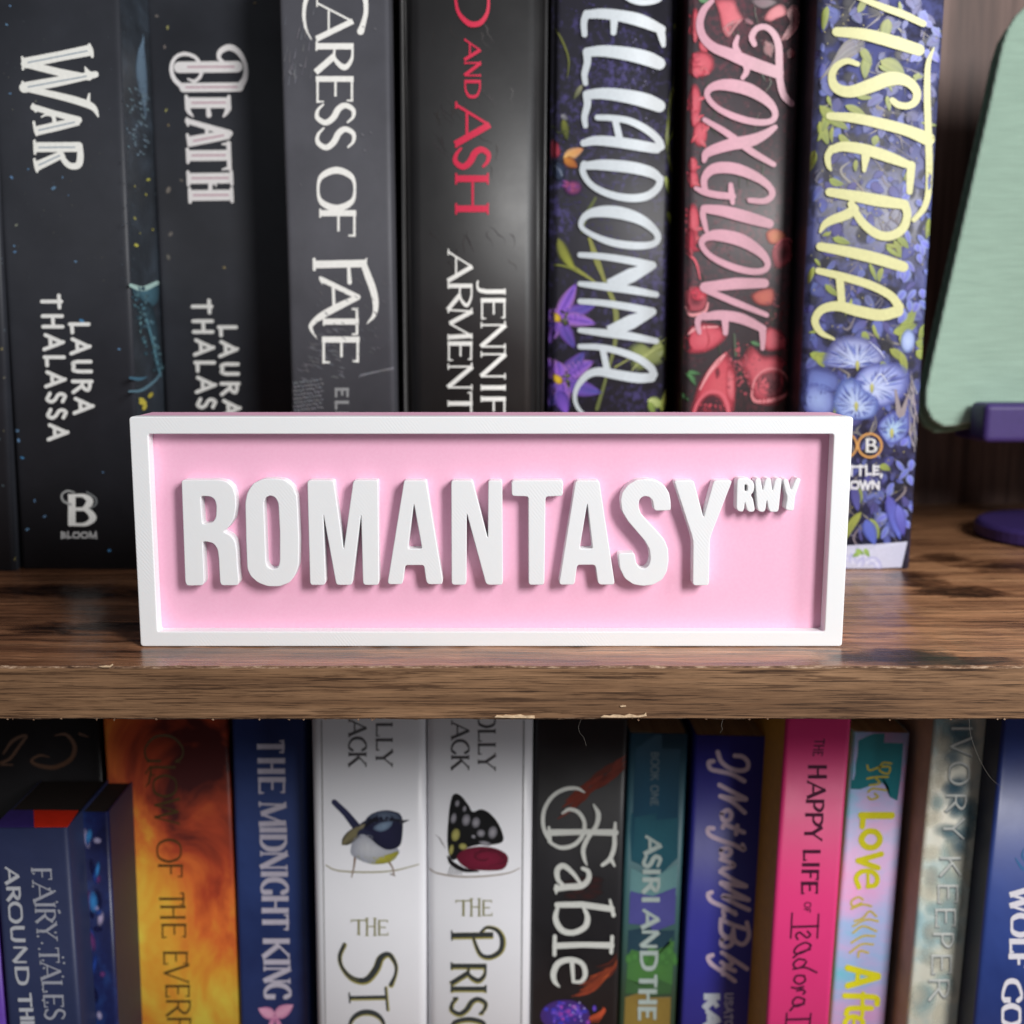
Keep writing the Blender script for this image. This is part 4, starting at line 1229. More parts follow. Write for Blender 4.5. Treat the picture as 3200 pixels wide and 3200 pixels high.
d.blob([(1700, 1560), (1760, 1530), (1830, 1560), (1840, 1600), (1780, 1640), (1720, 1630)], rgb(220, 140, 96), rgb(206, 96, 84)); d.blob([(1740, 1690), (1790, 1620), (1850, 1600), (1885, 1650), (1885, 1720), (1840, 1780), (1770, 1800)], rgb(86, 34, 44), rp)
d.stroke([(1760, 1660), (1810, 1610), (1868, 1610), (1888, 1680), (1860, 1750)], [8, 14, 16, 14, 8], rp); leafblob(1870, 360, 30, 40, rgb(160, 70, 84), rk)
d.at(*VG)
leafblob(1195, 120, 40, 100, rd, rgb(150, 50, 66)); d.stroke([(1170, 195), (1230, 250), (1262, 370)], [10, 18, 8], rp)
d.blob([(1160, 450), (1220, 415), (1290, 440), (1310, 520), (1280, 580), (1210, 590), (1165, 560)], rgb(90, 36, 48), rp); leafblob(1250, 470, 60, 50, rgb(210, 70, 90), rd); d.stroke([(1165, 560), (1200, 610), (1290, 590), (1315, 530)], [14, 22, 18, 10], rl)
d.blob([(1600, 480), (1660, 440), (1750, 430), (1765, 500), (1730, 550), (1640, 540)], rgb(206, 104, 84), rgb(176, 66, 66))
d.blob([(1150, 760), (1210, 680), (1330, 665), (1430, 700), (1440, 760), (1380, 820), (1300, 860), (1200, 870), (1150, 830)], rp, rd); d.stroke([(1180, 740), (1240, 700), (1380, 690)], [8, 26, 8], rl); d.stroke([(1300, 700), (1320, 780), (1290, 860)], [4, 16, 4], rgb(190, 70, 84))
d.blob([(1690, 720), (1740, 690), (1850, 760), (1850, 830), (1780, 850), (1690, 840)], rp, rd); d.stroke([(1490, 740), (1500, 880)], [14, 20], rgb(80, 92, 74))
d.blob([(1440, 858), (1372, 905), (1300, 990), (1245, 1090), (1215, 1190), (1200, 1275), (1250, 1275), (1330, 1270), (1475, 1275), (1500, 1150), (1508, 1020), (1480, 920)], rgb(214, 92, 104), rd, center=(1380, 1080))
d.stroke([(1440, 862), (1385, 920), (1320, 1000), (1260, 1110)], [8, 30, 22, 10], rl); d.blob([(1240, 1290), (1262, 1190), (1320, 1140), (1390, 1150), (1425, 1210), (1440, 1290)], rgb(60, 30, 40), rgb(96, 36, 48)); d.stroke([(1215, 1280), (1250, 1190), (1318, 1128), (1400, 1135), (1440, 1200), (1455, 1280)], [22, 18, 20, 18, 22, 26], rp)
d.blob([(1360, 980), (1385, 960), (1395, 1010), (1370, 1040)], rk, rgb(170, 60, 76)); d.blob([(1440, 960), (1490, 1000), (1490, 1200), (1440, 1160)], rgb(226, 120, 130), rd)
d.blob([(1600, 815), (1545, 890), (1520, 920), (1560, 1010), (1600, 1120), (1620, 1190), (1700, 1220), (1800, 1200), (1862, 1130), (1865, 1020), (1840, 930), (1780, 880), (1680, 880)], rp, rd, center=(1700, 1000))
d.blob([(1610, 1120), (1640, 1030), (1710, 985), (1790, 990), (1840, 1050), (1840, 1130), (1760, 1170), (1660, 1180)], rgb(104, 52, 62), rgb(150, 64, 76)); d.stroke([(1605, 1150), (1630, 1040), (1705, 975), (1795, 980), (1852, 1050), (1850, 1130), (1770, 1175), (1640, 1190), (1605, 1150)], [16, 14, 12, 14, 18, 20, 26, 24, 16], rgb(236, 140, 148))
for k in range(70):
    d.ell(R1.gauss(1725, 48), R1.gauss(1085, 42), 5, 5, rgb(70, 30, 40), rgb(120, 60, 70), 0, 1, 6)
for k in range(60):
    s = R1.uniform(5, 14)
    d.ell(R1.gauss(1530, 60), R1.gauss(980, 90), s, s, jit(rgb(150, 60, 76)), jit(rp), 0, 2, 9)
for k in range(40):
    s = R1.uniform(4, 10)
    d.ell(R1.gauss(1800, 50), R1.gauss(590, 90), s, s, jit(rgb(110, 50, 62)), jit(rgb(190, 90, 104)), 0, 2, 8)
for x, y, a in ((1160, 1000, 30), (1190, 1010, 60), (1180, 990, 10), (1120, 1130, 40), (1600, 790, 20)):
    d.petal(x, y, a, 90, 34, rgb(96, 150, 96), rgb(60, 90, 64))
d.build(b.cover)
d = b.decal("title_lettering").at(*VD)
d.lay = 0.0006
pk = rgb(220, 166, 182)
d.stroke([(1340, 10), (1285, 70), (1258, 160), (1280, 250), (1350, 320), (1460, 365), (1600, 425), (1780, 490)], [30, 46, 50, 54, 64, 76, 84, 80], pk)
d.stroke([(1624, 300), (1606, 250), (1640, 195), (1700, 185), (1755, 230), (1785, 310), (1790, 420), (1795, 540), (1820, 640), (1872, 698)], [36, 42, 40, 40, 44, 48, 50, 48, 46, 40], pk)
d.stroke([(1512, 250), (1496, 310), (1525, 375), (1560, 420), (1572, 480), (1545, 525)], [26, 40, 46, 44, 40, 30], pk)
O = [(1306, 640), (1345, 585), (1450, 572), (1590, 605), (1710, 680), (1762, 755), (1740, 812), (1640, 822), (1500, 788), (1370, 722)]
OW = [38, 54, 80, 84, 62, 42, 40, 44, 46, 38]
d.stroke(O, OW, pk, closed=True)
d.stroke([(1286, 1080), (1312, 1025), (1450, 975), (1600, 945), (1700, 900), (1762, 855)], [30, 60, 78, 80, 56, 34], pk)
d.stroke([(1290, 805), (1440, 895), (1600, 1015), (1752, 1105)], [32, 44, 46, 36], pk)
d.stroke([(1295, 1290), (1288, 1200), (1350, 1135), (1480, 1130), (1620, 1180), (1720, 1250), (1742, 1310), (1690, 1350), (1592, 1345)], [40, 46, 70, 76, 64, 46, 42, 40, 34], pk)
d.stroke([(1232, 1265), (1290, 1290), (1380, 1310), (1478, 1318)], [28, 44, 46, 46], pk); d.stroke([(1465, 1240), (1470, 1300), (1478, 1362)], [30, 42, 30], pk)
d.stroke([(1300, 1402), (1420, 1418), (1580, 1460), (1722, 1502)], [56, 74, 80, 62], pk); d.stroke([(1285, 1398), (1278, 1440), (1290, 1500), (1302, 1548)], [44, 40, 36, 28], pk)
d.stroke([(1270, 1640), (1305, 1590), (1400, 1580), (1540, 1615), (1660, 1690), (1712, 1762), (1690, 1812), (1600, 1822), (1460, 1785), (1330, 1718)], OW, pk, closed=True)
d.at(*VG)
d.stroke([(1690, 398), (1500, 400), (1290, 424)], [62, 78, 66], pk, False); d.stroke([(1290, 440), (1500, 528), (1705, 610)], [40, 46, 34], pk, False)
d.stroke([(1290, 622), (1400, 612), (1540, 636), (1680, 702)], [48, 66, 70, 50], pk); d.stroke([(1290, 612), (1248, 640), (1246, 690), (1256, 728)], [44, 42, 36, 28], pk); d.stroke([(1428, 640), (1430, 732)], [50, 34], pk, False); d.stroke([(1676, 700), (1680, 760), (1678, 835)], [48, 42, 28], pk)
d.build(b.cover)

# ---- WISTERIA
Hard.gv, Hard.gs = 0.0006, .94
b = Hard("hardcover_book", 0.101, (2561, 2961, 0), (2502, 2879, 1290), 0, 0.218, MC['wisteria'],
         "hardcover with pale yellow brush lettering over blue hanging blossoms", group=UP, hard=True, bulge=0.0010, r=0.002,
         side_mat=mat_plain("dark_indigo_board", rgb(24, 22, 34), 0.5))
d = b.decal("flower_artwork", "ink_soft", base=0.0001).at(0, 0, 1)
d.rim = 0.3
def edge_l(y): return 2561 - 59 * y / 1290.0
def edge_r(y): return 2961 - 82 * y / 1290.0
bl1, bl2, bl3 = rgb(88, 100, 172), rgb(66, 68, 138), rgb(136, 150, 206)
for k in range(110):
    y = R1.uniform(-20, 1700)
    x = R1.uniform(edge_l(y) + 20, edge_r(y) - 60)
    d.stroke([(x, y), (x + R1.uniform(-40, 60), y + R1.uniform(20, 60)), (x + R1.uniform(-60, 110), y + R1.uniform(40, 110))], [1, R1.uniform(3, 9), 1], jit(R1.choice([rgb(120, 112, 120), rgb(96, 92, 110), rgb(142, 134, 130)])))
for k in range(90):
    y = R1.uniform(-20, 1690)
    d.ell(R1.uniform(edge_l(y) + 10, edge_r(y) - 20), y, R1.uniform(10, 30), R1.uniform(12, 40), rgb(26, 24, 40, 1)[:3] + (.8,), rgb(30, 28, 46)[:3] + (.3,), R1.uniform(-.6, .6), 3, 10)
for k in range(360):
    y = R1.uniform(-20, 1690)
    x = R1.uniform(edge_l(y) + 8, edge_r(y) - 14)
    ln = R1.uniform(18, 62)
    d.petal(x, y, R1.uniform(20, 160), ln, ln * R1.uniform(.45, .85), jit(R1.choice([bl1, bl2, rgb(70, 66, 128), rgb(60, 60, 104)])), jit(R1.choice([bl2, rgb(74, 70, 140), bl1])), jit(bl3, .15) if R1.random() < .3 else None, R1.uniform(-.2, .2))
for k in range(200):
    y = R1.uniform(-20, 1690)
    x = R1.uniform(edge_l(y) + 8, edge_r(y) - 14)
    d.ell(x, y, 4, 2.4, jit(rgb(206, 196, 130)), jit(rgb(150, 140, 96)), R1.uniform(0, 3), 1, 6)
def wl(x, y, a, l, w):
    d.petal(x, y, a, l, w, jit(rgb(150, 160, 70), .15), jit(rgb(110, 122, 60), .15), jit(rgb(186, 196, 96), .1), R1.uniform(-.15, .15))
for x, y, a, l, w in ((2585, 20, 100, 80, 26), (2680, 40, -60, 60, 24), (2775, 60, 100, 70, 40), (2715, 170, 100, 80, 36), (2750, 190, 30, 90, 46), (2690, 150, 60, 60, 30), (2560, 380, 70, 80, 34), (2590, 350, 110, 70, 30),
                      (2545, 470, 110, 80, 34), (2620, 420, 40, 60, 26), (2590, 560, 20, 50, 26), (2905, 680, 100, 70, 24), (2900, 1010, 120, 60, 30), (2560, 330, 40, 120, 40), (2640, 330, 30, 80, 26), (2770, 300, 80, 50, 20)):
    wl(x, y, a, l, w)
for x, y, a, l, w in ((2530, 1105, 15, 70, 34), (2540, 1120, -10, 60, 26), (2810, 1050, -60, 110, 36), (2790, 1040, -20, 80, 36), (2860, 1070, 10, 50, 36), (2862, 1095, 40, 46, 36), (2780, 1090, 40, 70, 30), (2815, 1100, 80, 80, 26), (2690, 1600, 120, 110, 28), (2720, 1620, 70, 70, 26)):
    wl(x, y, a, l, w)
for k in range(44):
    y = R1.uniform(-10, 1650)
    wl(R1.uniform(edge_l(y) + 20, edge_r(y) - 60), y, R1.uniform(0, 170), R1.uniform(30, 64), R1.uniform(12, 26))
for k in range(46):          # blossoms along the right edge
    y = R1.choice([R1.uniform(0, 200), R1.uniform(560, 1000), R1.uniform(1350, 1650)])
    x = edge_r(y) - R1.uniform(20, 90)
    d.petal(x, y, R1.uniform(30, 150), R1.uniform(26, 50), R1.uniform(18, 32), jit(rgb(110, 120, 214)), jit(rgb(84, 80, 176)), jit(rgb(180, 196, 240), .1))
for k in range(7):
    d.stroke([(2560 + k * 6, 250 - k * 8), (2640, 190 - k * 9), (2700, 150 - k * 6)], [2, 7, 2], jit(rgb(140, 134, 136)))
for k in range(22):
    y = 1160 + k * 9
    d.stroke([(2850 + R1.uniform(-20, 10), y), (2856 + R1.uniform(-14, 14), y + 60)], [1, 5], jit(rgb(150, 144, 150)), False)
d.at(*VH)
# the big pea flowers
def pea(pts, c=None, cc=rgb(196, 208, 240), ce=rgb(92, 98, 176)):
    d.blob(pts, cc, ce, rings=4, center=c)
    x0 = sum(p[0] for p in pts) / len(pts); y0 = sum(p[1] for p in pts) / len(pts)
    for k in range(46):
        p = pts[k % len(pts)]
        q = pts[(k + 1) % len(pts)]
        t, u = R1.random(), R1.uniform(.55, 1.0)
        ex, ey = p[0] + (q[0] - p[0]) * t, p[1] + (q[1] - p[1]) * t
        sx_, sy_ = (c if c else (x0, y0))
        a, b_ = R1.uniform(.2, .6), u
        d.stroke([(sx_ + (ex - sx_) * a, sy_ + (ey - sy_) * a), (sx_ + (ex - sx_) * (a + b_) / 2 + R1.uniform(-3, 3), sy_ + (ey - sy_) * (a + b_) / 2), (sx_ + (ex - sx_) * b_, sy_ + (ey - sy_) * b_)], [1, R1.uniform(4, 10), 2], jit(R1.choice([rgb(110, 126, 206), rgb(76, 80, 160), rgb(150, 170, 226), rgb(64, 62, 136), rgb(90, 110, 200)]), .15)[:3] + (.5,))
    for p in pts[::2]:
        d.stroke([(c[0] if c else x0, c[1] if c else y0), ((p[0] + x0) / 2, (p[1] + y0) / 2), p], [1, 3, 1], jit(rgb(84, 96, 180), .1))
d.blob([(265, 520), (290, 450), (350, 450), (420, 480), (420, 540), (340, 560), (270, 600)], rgb(110, 128, 196), rgb(66, 70, 140)); d.blob([(262, 560), (300, 510), (380, 530), (400, 590), (380, 640), (310, 640), (268, 610)], rgb(150, 168, 220), rgb(86, 94, 176))
pea([(470, 500), (520, 440), (590, 430), (650, 430), (694, 470), (690, 540), (640, 590), (580, 610), (520, 570), (480, 540)], (545, 530), ce=rgb(96, 104, 196))
pea([(345, 430), (380, 352), (430, 322), (500, 322), (560, 352), (598, 410), (560, 436), (485, 452), (400, 450)], (485, 430), ce=rgb(98, 100, 172))
d.stroke([(535, 345), (575, 380), (597, 412)], [2, 5, 2], rgb(206, 210, 236))
pea([(388, 590), (415, 510), (468, 488), (520, 540), (570, 580), (560, 640), (500, 660), (420, 650)], (482, 610), rgb(190, 206, 236), rgb(88, 112, 200))
pea([(566, 690), (600, 640), (650, 618), (690, 625), (698, 690), (670, 740), (610, 756)], (625, 705), rgb(176, 206, 230), rgb(84, 82, 190))
for x, y in ((482, 605), (545, 530), (487, 440), (625, 712)):
    d.petal(x, y - 20, 90, 44, 18, rgb(200, 196, 110), rgb(160, 160, 84))
d.stroke([(540, 520), (580, 475), (612, 520)], [2, 5, 2], rgb(214, 220, 236))
d.ell(690, 342, 30, 50, rgb(180, 198, 236), rgb(130, 150, 214), 0.1, 3, 16)
d.petal(470, 920, 80, 110, 44, rgb(70, 66, 130), rgb(84, 84, 160)); d.petal(610, 960, 75, 190, 60, rgb(84, 80, 170), rgb(96, 110, 206)); d.petal(520, 1060, 70, 110, 60, rgb(90, 104, 190), rgb(80, 96, 190)); d.petal(650, 1000, 80, 130, 50, rgb(110, 114, 206), rgb(74, 66, 160))
d.stroke([(640, 540), (660, 640), (690, 560)], [8, 26, 6], rgb(150, 138, 142))
d.build(b.cover)
d = b.decal("lower_band").at(*VH)
d.lay = 0.0005
d.blob([(230, 1166), (330, 1166), (440, 1164), (560, 1158), (688, 1148), (676, 1200), (664, 1252), (560, 1256), (440, 1258), (330, 1258), (216, 1258)], rgb(206, 206, 226), rgb(194, 194, 216), False, 4)
for x, y, a in ((455, 1220, 200), (470, 1240, 260), (490, 1250, 300), (520, 1235, 330), (540, 1220, 20), (500, 1215, 250), (560, 1230, 60), (440, 1240, 120)):
    d.petal(x, y, a, 46, 30, rgb(226, 226, 240), rgb(170, 170, 214), rgb(150, 150, 206))
for x, y, a in ((480, 1180, 30), (500, 1190, 150), (515, 1176, 60)):
    d.petal(x, y, a, 40, 20, rgb(160, 190, 96), rgb(120, 150, 80))
d.build(b.cover)
d = b.decal("title_lettering").at(*VE)
d.lay = 0.0006
yl = rgb(212, 210, 150)
d.stroke([(820, -15), (980, 50), (1120, 100), (1252, 162)], [36, 46, 50, 44], yl)
d.stroke([(672, 216), (850, 232), (1040, 280), (1222, 338)], [62, 78, 84, 78], yl)
d.stroke([(812, 432), (740, 412), (668, 450), (640, 520), (668, 590), (760, 618), (900, 578), (1030, 530), (1140, 545), (1205, 610), (1200, 680), (1150, 712), (1085, 705), (1045, 675)], [34, 40, 46, 52, 66, 78, 92, 94, 72, 58, 50, 46, 46, 40], yl)
d.stroke([(625, 780), (800, 795), (1000, 838), (1150, 880), (1285, 935)], [50, 66, 74, 76, 90], yl)
d.stroke([(1322, 325), (1285, 430), (1278, 600), (1282, 780), (1288, 940), (1292, 1150), (1285, 1300), (1255, 1400), (1190, 1475)], [12, 36, 44, 46, 48, 46, 42, 40, 34], yl)
d.stroke([(640, 1005), (720, 985), (860, 1005), (1020, 1055), (1172, 1115)], [52, 66, 74, 74, 50], yl); d.stroke([(640, 1000), (612, 1050), (618, 1110), (632, 1140)], [50, 44, 36, 18], yl); d.stroke([(868, 1040), (856, 1145)], [62, 26], yl, False); d.stroke([(1172, 1110), (1165, 1200), (1160, 1288)], [56, 52, 40], yl)
d.stroke([(625, 1290), (800, 1318), (960, 1348), (1120, 1372)], [58, 74, 80, 66], yl); d.stroke([(1125, 1370), (1145, 1440), (1118, 1530), (1040, 1582), (950, 1575), (860, 1510), (800, 1430), (770, 1370)], [60, 54, 58, 60, 60, 56, 50, 50], yl); d.stroke([(790, 1400), (740, 1440), (640, 1478), (590, 1510), (562, 1556)], [60, 66, 58, 44, 18], yl)
d.stroke([(562, 1655), (750, 1690), (950, 1738), (1118, 1790)], [56, 72, 78, 70], yl)
d.at(*VH)
d.stroke([(330, 60), (430, 84), (540, 118), (620, 160), (655, 205)], [26, 32, 34, 34, 36], yl); d.stroke([(650, 222), (580, 238), (490, 222), (410, 202), (345, 215), (316, 260), (340, 308), (392, 334)], [44, 46, 44, 40, 34, 30, 24, 10], yl); d.stroke([(415, 85), (424, 195)], [32, 30], yl, False)
d.build(b.cover)
d = b.decal("publisher_emblem").at(*VH)
d.lay = 0.00055
orr = rgb(206, 150, 84)
d.stroke([(537 + 47 * math.cos(k * math.pi / 8), 762 + 47 * math.sin(k * math.pi / 8)) for k in range(16)], 9, orr, closed=True)
d.glyph("B", (520, 790), (44, 0), (0, -56), 11, 7, rgb(222, 222, 222), .2)
d.stroke([(440 + 44 * math.cos(k * math.pi / 8), 762 + 47 * math.sin(k * math.pi / 8)) for k in range(16)], 8, orr, closed=True)
d.text("LITTLE,", (402, 882), (588, 882), (0, -40), 9, 9, rgb(222, 222, 228), 0, .1)
d.text("BROWN", (398, 938), (576, 938), (0, -34), 9, 9, rgb(222, 222, 228), 0, .1)
d.build(b.cover)

# ------------------------------------------------------------------ lower shelf
LO = "books standing on the lower shelf"
VI, VJ, VK, VL = (0, 2200, 1.932), (900, 2200, 1.932), (1600, 2200, 1.932), (2200, 2200, 1.932)
def sky_fire():
    k = NT("fiery_cloud_cover")
    f = k.noise(k.coord((1, 1, 0.75), loc=(.013, 0, .021)), 34, 5, 0.55, 0.6)
    sx = k.n('ShaderNodeSeparateXYZ'); k.l(k.coord(), sx.inputs[0])
    g = k.math('ADD', f, k.math('MULTIPLY', k.math('SUBTRACT', 0.150, sx.outputs[2]), 2.4))
    g = k.math('SUBTRACT', g, k.math('MULTIPLY', sx.outputs[0], 4.0))
    c = k.ramp(g, [(0.32, rgb(80, 24, 24)), (0.43, rgb(190, 72, 40)), (0.54, rgb(236, 118, 52)), (0.66, rgb(246, 172, 60)), (0.80, rgb(250, 222, 84))])
    return k.set(c, 0.42, 0.5)
def vgrad(name, stops, z0, z1, rough=0.45, wob=0.0, scale=20):
    """printed colour that changes up the spine"""
    k = NT(name)
    sx = k.n('ShaderNodeSeparateXYZ'); k.l(k.coord(), sx.inputs[0])
    f = k.math('DIVIDE', k.math('SUBTRACT', sx.outputs[2], z0), z1 - z0)
    if wob:
        f = k.math('ADD', f, k.math('MULTIPLY', k.math('SUBTRACT', k.noise(k.coord(), scale, 4), 0.5), wob))
    c = k.ramp(f, stops)
    return k.set(c, rough, 0.5)
MC.update({
    'fire': sky_fire(),
    'navy': mat_cover("navy_cover", [(0.3, rgb(30, 44, 92)), (0.7, rgb(52, 74, 134))], 14, rough=0.4),
    'whitec': mat_cover("white_cover", [(0.3, rgb(236, 236, 241)), (0.7, rgb(243, 243, 248))], 12, rough=0.35, bump=0.02),
    'blackc': mat_cover("black_cover", [(0.3, rgb(20, 18, 20)), (0.7, rgb(40, 38, 42))], 25, rough=0.4),
    'indigo': mat_cover("indigo_cover", [(0.3, rgb(46, 46, 140)), (0.7, rgb(62, 62, 170))], 10, rough=0.42),
    'pinkc': mat_cover("hot_pink_cover", [(0.3, rgb(224, 50, 120)), (0.7, rgb(232, 60, 130))], 10, rough=0.45),
    'pastel': mat_cover("pastel_airbrush_cover", [(0.34, rgb(96, 206, 222)), (0.46, rgb(164, 190, 236)), (0.56, rgb(214, 176, 226)), (0.68, rgb(240, 160, 212))], 26, (0.6, 1, 1), 0.45),
    'sky': mat_cover("painted_sky_cover", [(0.34, rgb(130, 172, 184)), (0.43, rgb(180, 208, 210)), (0.51, rgb(226, 228, 214)), (0.66, rgb(242, 236, 216))], 30, (0.8, 1, 0.7), 0.42),
    'royal': mat_cover("royal_blue_cover", [(0.3, rgb(30, 48, 108)), (0.7, rgb(52, 75, 146))], 14, rough=0.4),
    'nebula': mat_cover("nebula_cover", [(0.3, rgb(16, 18, 48)), (0.5, rgb(24, 32, 80)), (0.66, rgb(36, 62, 120)), (0.8, rgb(60, 46, 92))], 60, (1, 1, .7), 0.35),
    'fairy': mat_cover("dusty_navy_cover", [(0.3, rgb(30, 38, 70)), (0.7, rgb(44, 53, 90))], 18, rough=0.5, bump=0.15),
    'violetc': mat_plain("violet_cover", rgb(110, 70, 180), 0.4),
    'teal': vgrad("teal_cover", [(0, rgb(60, 80, 60)), (0.5, rgb(60, 110, 120)), (1, rgb(34, 60, 92))], 0.08, 0.2),
    'ochre': mat_plain("ochre_board", rgb(196, 140, 50), 0.6), 'tan': mat_plain("dusty_pink_board", rgb(176, 146, 132), 0.6, var=.2, scale=60),
    'night': mat_plain("night_blue_board", rgb(26, 34, 56), 0.5),
})
BZ = LOW_Z
HT = 0.2235            # tops just under the shelf board

# ---- left end: black book behind, a small boxed set in front of it
b = Book("paperback_book", 0.092, (-130, 308, 2260), (-60, 372, 3200), BZ, 0.222, MC['blackc'],
         "black paperback with faint bronze script, hidden behind the small navy book", group=LO)
d = b.decal("title_lettering").at(*VI)
br = rgb(112, 78, 58)
d.stroke([(20, 300), (80, 220), (160, 190), (120, 250), (60, 330), (0, 360), (80, 368)], [10, 20, 14, 18, 18, 16, 6], br)
d.stroke([(330, 190), (400, 185), (450, 250), (430, 330), (340, 380), (250, 375), (190, 345), (240, 310), (300, 320)], [6, 18, 24, 26, 26, 22, 18, 14, 6], br)
d.stroke([(480, 180), (540, 200)], [14, 4], br)
d.build(b.cover)
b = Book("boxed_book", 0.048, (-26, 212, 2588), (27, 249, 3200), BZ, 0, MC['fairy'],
         "short dusty navy book with worn silver title, front row at lower left", depth=0.040, group=LO, ztop_px=2588, page_mat='shaded_pages')
zt = b.M @ Vector((0, 0, b.h))
V = []
for px, py in ((-26, 2584), (105, 2584), (246, 2585), (244, 2532), (105, 2530), (-20, 2530)):
    p = on_level(px, py, zt.z + 0.0004)
    q = b.Mi @ p
    V.append((max(-b.w / 2, min(b.w / 2, q.x)), max(0.0005, q.y), b.h + 0.0003))
V2 = V + [(v[0], v[1], v[2] - 0.0002) for v in V]
mesh_obj("top_edge_strip", V2, [(0, 1, 4, 5), (1, 2, 3, 4), (11, 10, 7, 6), (10, 9, 8, 7)] + [(i, (i + 1) % 6, 6 + (i + 1) % 6, 6 + i) for i in range(6)],
         [mat_plain("indigo_strip", rgb(58, 44, 110), .4), mat_plain("red_strip", rgb(206, 44, 24), .4)], b.root, mids=[0, 1, 0, 1] + [0, 1, 1, 1, 0, 0])
d = b.decal("title_lettering", base=0.00015).at(*VI)
sv = rgb(170, 172, 184)
for ch, y0, y1 in (("F", 990, 1060), ("A", 1075, 1190), ("I", 1200, 1222), ("R", 1235, 1320), ("Y", 1320, 1420), ("T", 1470, 1560), ("A", 1560, 1660), ("L", 1670, 1740), ("E", 1750, 1830), ("S", 1838, 1905)):
    f = (y0 - 990) / 900
    d.down(ch, y0, y1, 188 + 85 * f, 312 + 85 * f, 17, 8, sv, .24, 6)
for ch, y0, y1 in (("A", 985, 1085), ("R", 1100, 1190), ("O", 1195, 1320), ("U", 1335, 1440), ("N", 1455, 1570), ("D", 1580, 1690), ("T", 1740, 1830), ("H", 1835, 1905), ("E", 1910, 1990)):
    f = (y0 - 990) / 900
    d.down(ch, y0, y1, 26 + 95 * f, 112 + 95 * f, 22, 12, rgb(196, 198, 206), 0, 8)
for k in range(28):
    f = R1.random()
    d.ell(R1.choice([200, 300, 330]) + 85 * f + R1.uniform(-14, 14), 1000 + 900 * f, 9, 7, rgb(206, 208, 216), rgb(120, 124, 140), 0, 1, 8)
d.build(b.cover)
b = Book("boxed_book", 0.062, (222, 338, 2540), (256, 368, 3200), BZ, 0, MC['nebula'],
         "short deep blue book with a cloudy galaxy picture, left of the orange book", depth=0.026, group=LO, side_mat=MC['night'], ztop_px=2538, page_mat='shaded_pages')
d = b.decal("galaxy_artwork", "ink_soft").at(*VI)
for k in range(34):
    t = R1.random()
    x, y = 470 + 120 * R1.random() + 40 * t, 760 + 1150 * t
    c = R1.choice([rgb(60, 140, 210), rgb(40, 70, 150), rgb(110, 60, 120), rgb(180, 170, 210), rgb(24, 26, 70)])
    d.ell(x, y, R1.uniform(10, 36), R1.uniform(20, 80), jit(c), jit(c)[:3] + (0.0,), R1.uniform(-.4, .4), 4, 10)
d.build(b.cover)
b = Book("bookmark_card", 0.066, (337, 353, 2990), (349, 364, 3185), BZ, 0, MC['whitec'], "cream card edge showing beside the short galaxy book", depth=0.012, category="card", ztop_px=2990, pages=False)
b = Book("paperback_book", 0.050, (-240, -34, 2588), (-190, 20, 3200), BZ, 0.15, MC['violetc'],
         "violet book, a sliver at the bottom left corner of the lower shelf", depth=0.040, group=LO)

# ---- orange fire-sky book
b = Book("paperback_book", 0.088, (317, 716, 2260), (384, 749, 3200), BZ, HT, MC['fire'],
         "orange and yellow fiery cloud paperback with thin olive title", group=LO)
d = b.decal("title_lettering").at(*VI)
ol = rgb(84, 66, 28)
for ch, y0, y1, ba, ca in (("G", 180, 362, 872, 1108), ("L", 372, 432, 905, 1060), ("O", 425, 565, 922, 1070), ("W", 570, 725, 932, 1085), ("O", 812, 958, 945, 1098), ("F", 962, 1045, 955, 1105),
                           ("T", 1140, 1212, 962, 1115), ("H", 1212, 1300, 968, 1120), ("E", 1318, 1412, 975, 1126), ("E", 1488, 1572, 985, 1135), ("V", 1572, 1680, 990, 1142), ("E", 1690, 1770, 998, 1148), ("R", 1780, 1885, 1004, 1152), ("F", 1890, 1960, 1010, 1156)):
    d.down(ch, y0, y1, ba, ca, 15, 9, ol, .12)
d.stroke([(880, 420), (910, 380), (900, 470), (878, 500)], [8, 8, 10, 4], ol)
d.build(b.cover)

# ---- navy book
b = Book("paperback_book", 0.086, (722, 952, 2260), (752, 968, 3200), BZ, HT, MC['navy'],
         "navy paperback with heavy silver capitals and a small pink bow", group=LO)
d = b.decal("title_lettering").at(*VI)
lv = rgb(206, 200, 216)
for s, ys in (("THE", [(222, 292), (330, 418), (440, 540)]), ("MIDNIGHT", [(592, 735), (745, 775), (790, 880), (890, 1000), (1010, 1042), (1055, 1145), (1160, 1260), (1270, 1362)]), ("KING", [(1415, 1530), (1540, 1575), (1585, 1685), (1690, 1775)])):
    for ch, (y0, y1) in zip(s, ys):
        f = (y0 - 222) / 1550
        d.down(ch, y0, y1, 1552 + 46 * f, 1718 + 40 * f, 31, 13, lv, .2)
d.build(b.cover)
d = b.decal("bow_emblem").at(*VI)
pb, pd = rgb(240, 176, 206), rgb(206, 120, 170)
d.petal(1660, 1885, 205, 110, 70, pb, pb, pd); d.petal(1660, 1885, -32, 130, 76, pb, pb, pd); d.petal(1655, 1885, 110, 110, 30, pd, pb); d.petal(1665, 1885, 70, 110, 30, pd, pb); d.ell(1660, 1882, 18, 16, pd, pb)
d.build(b.cover)

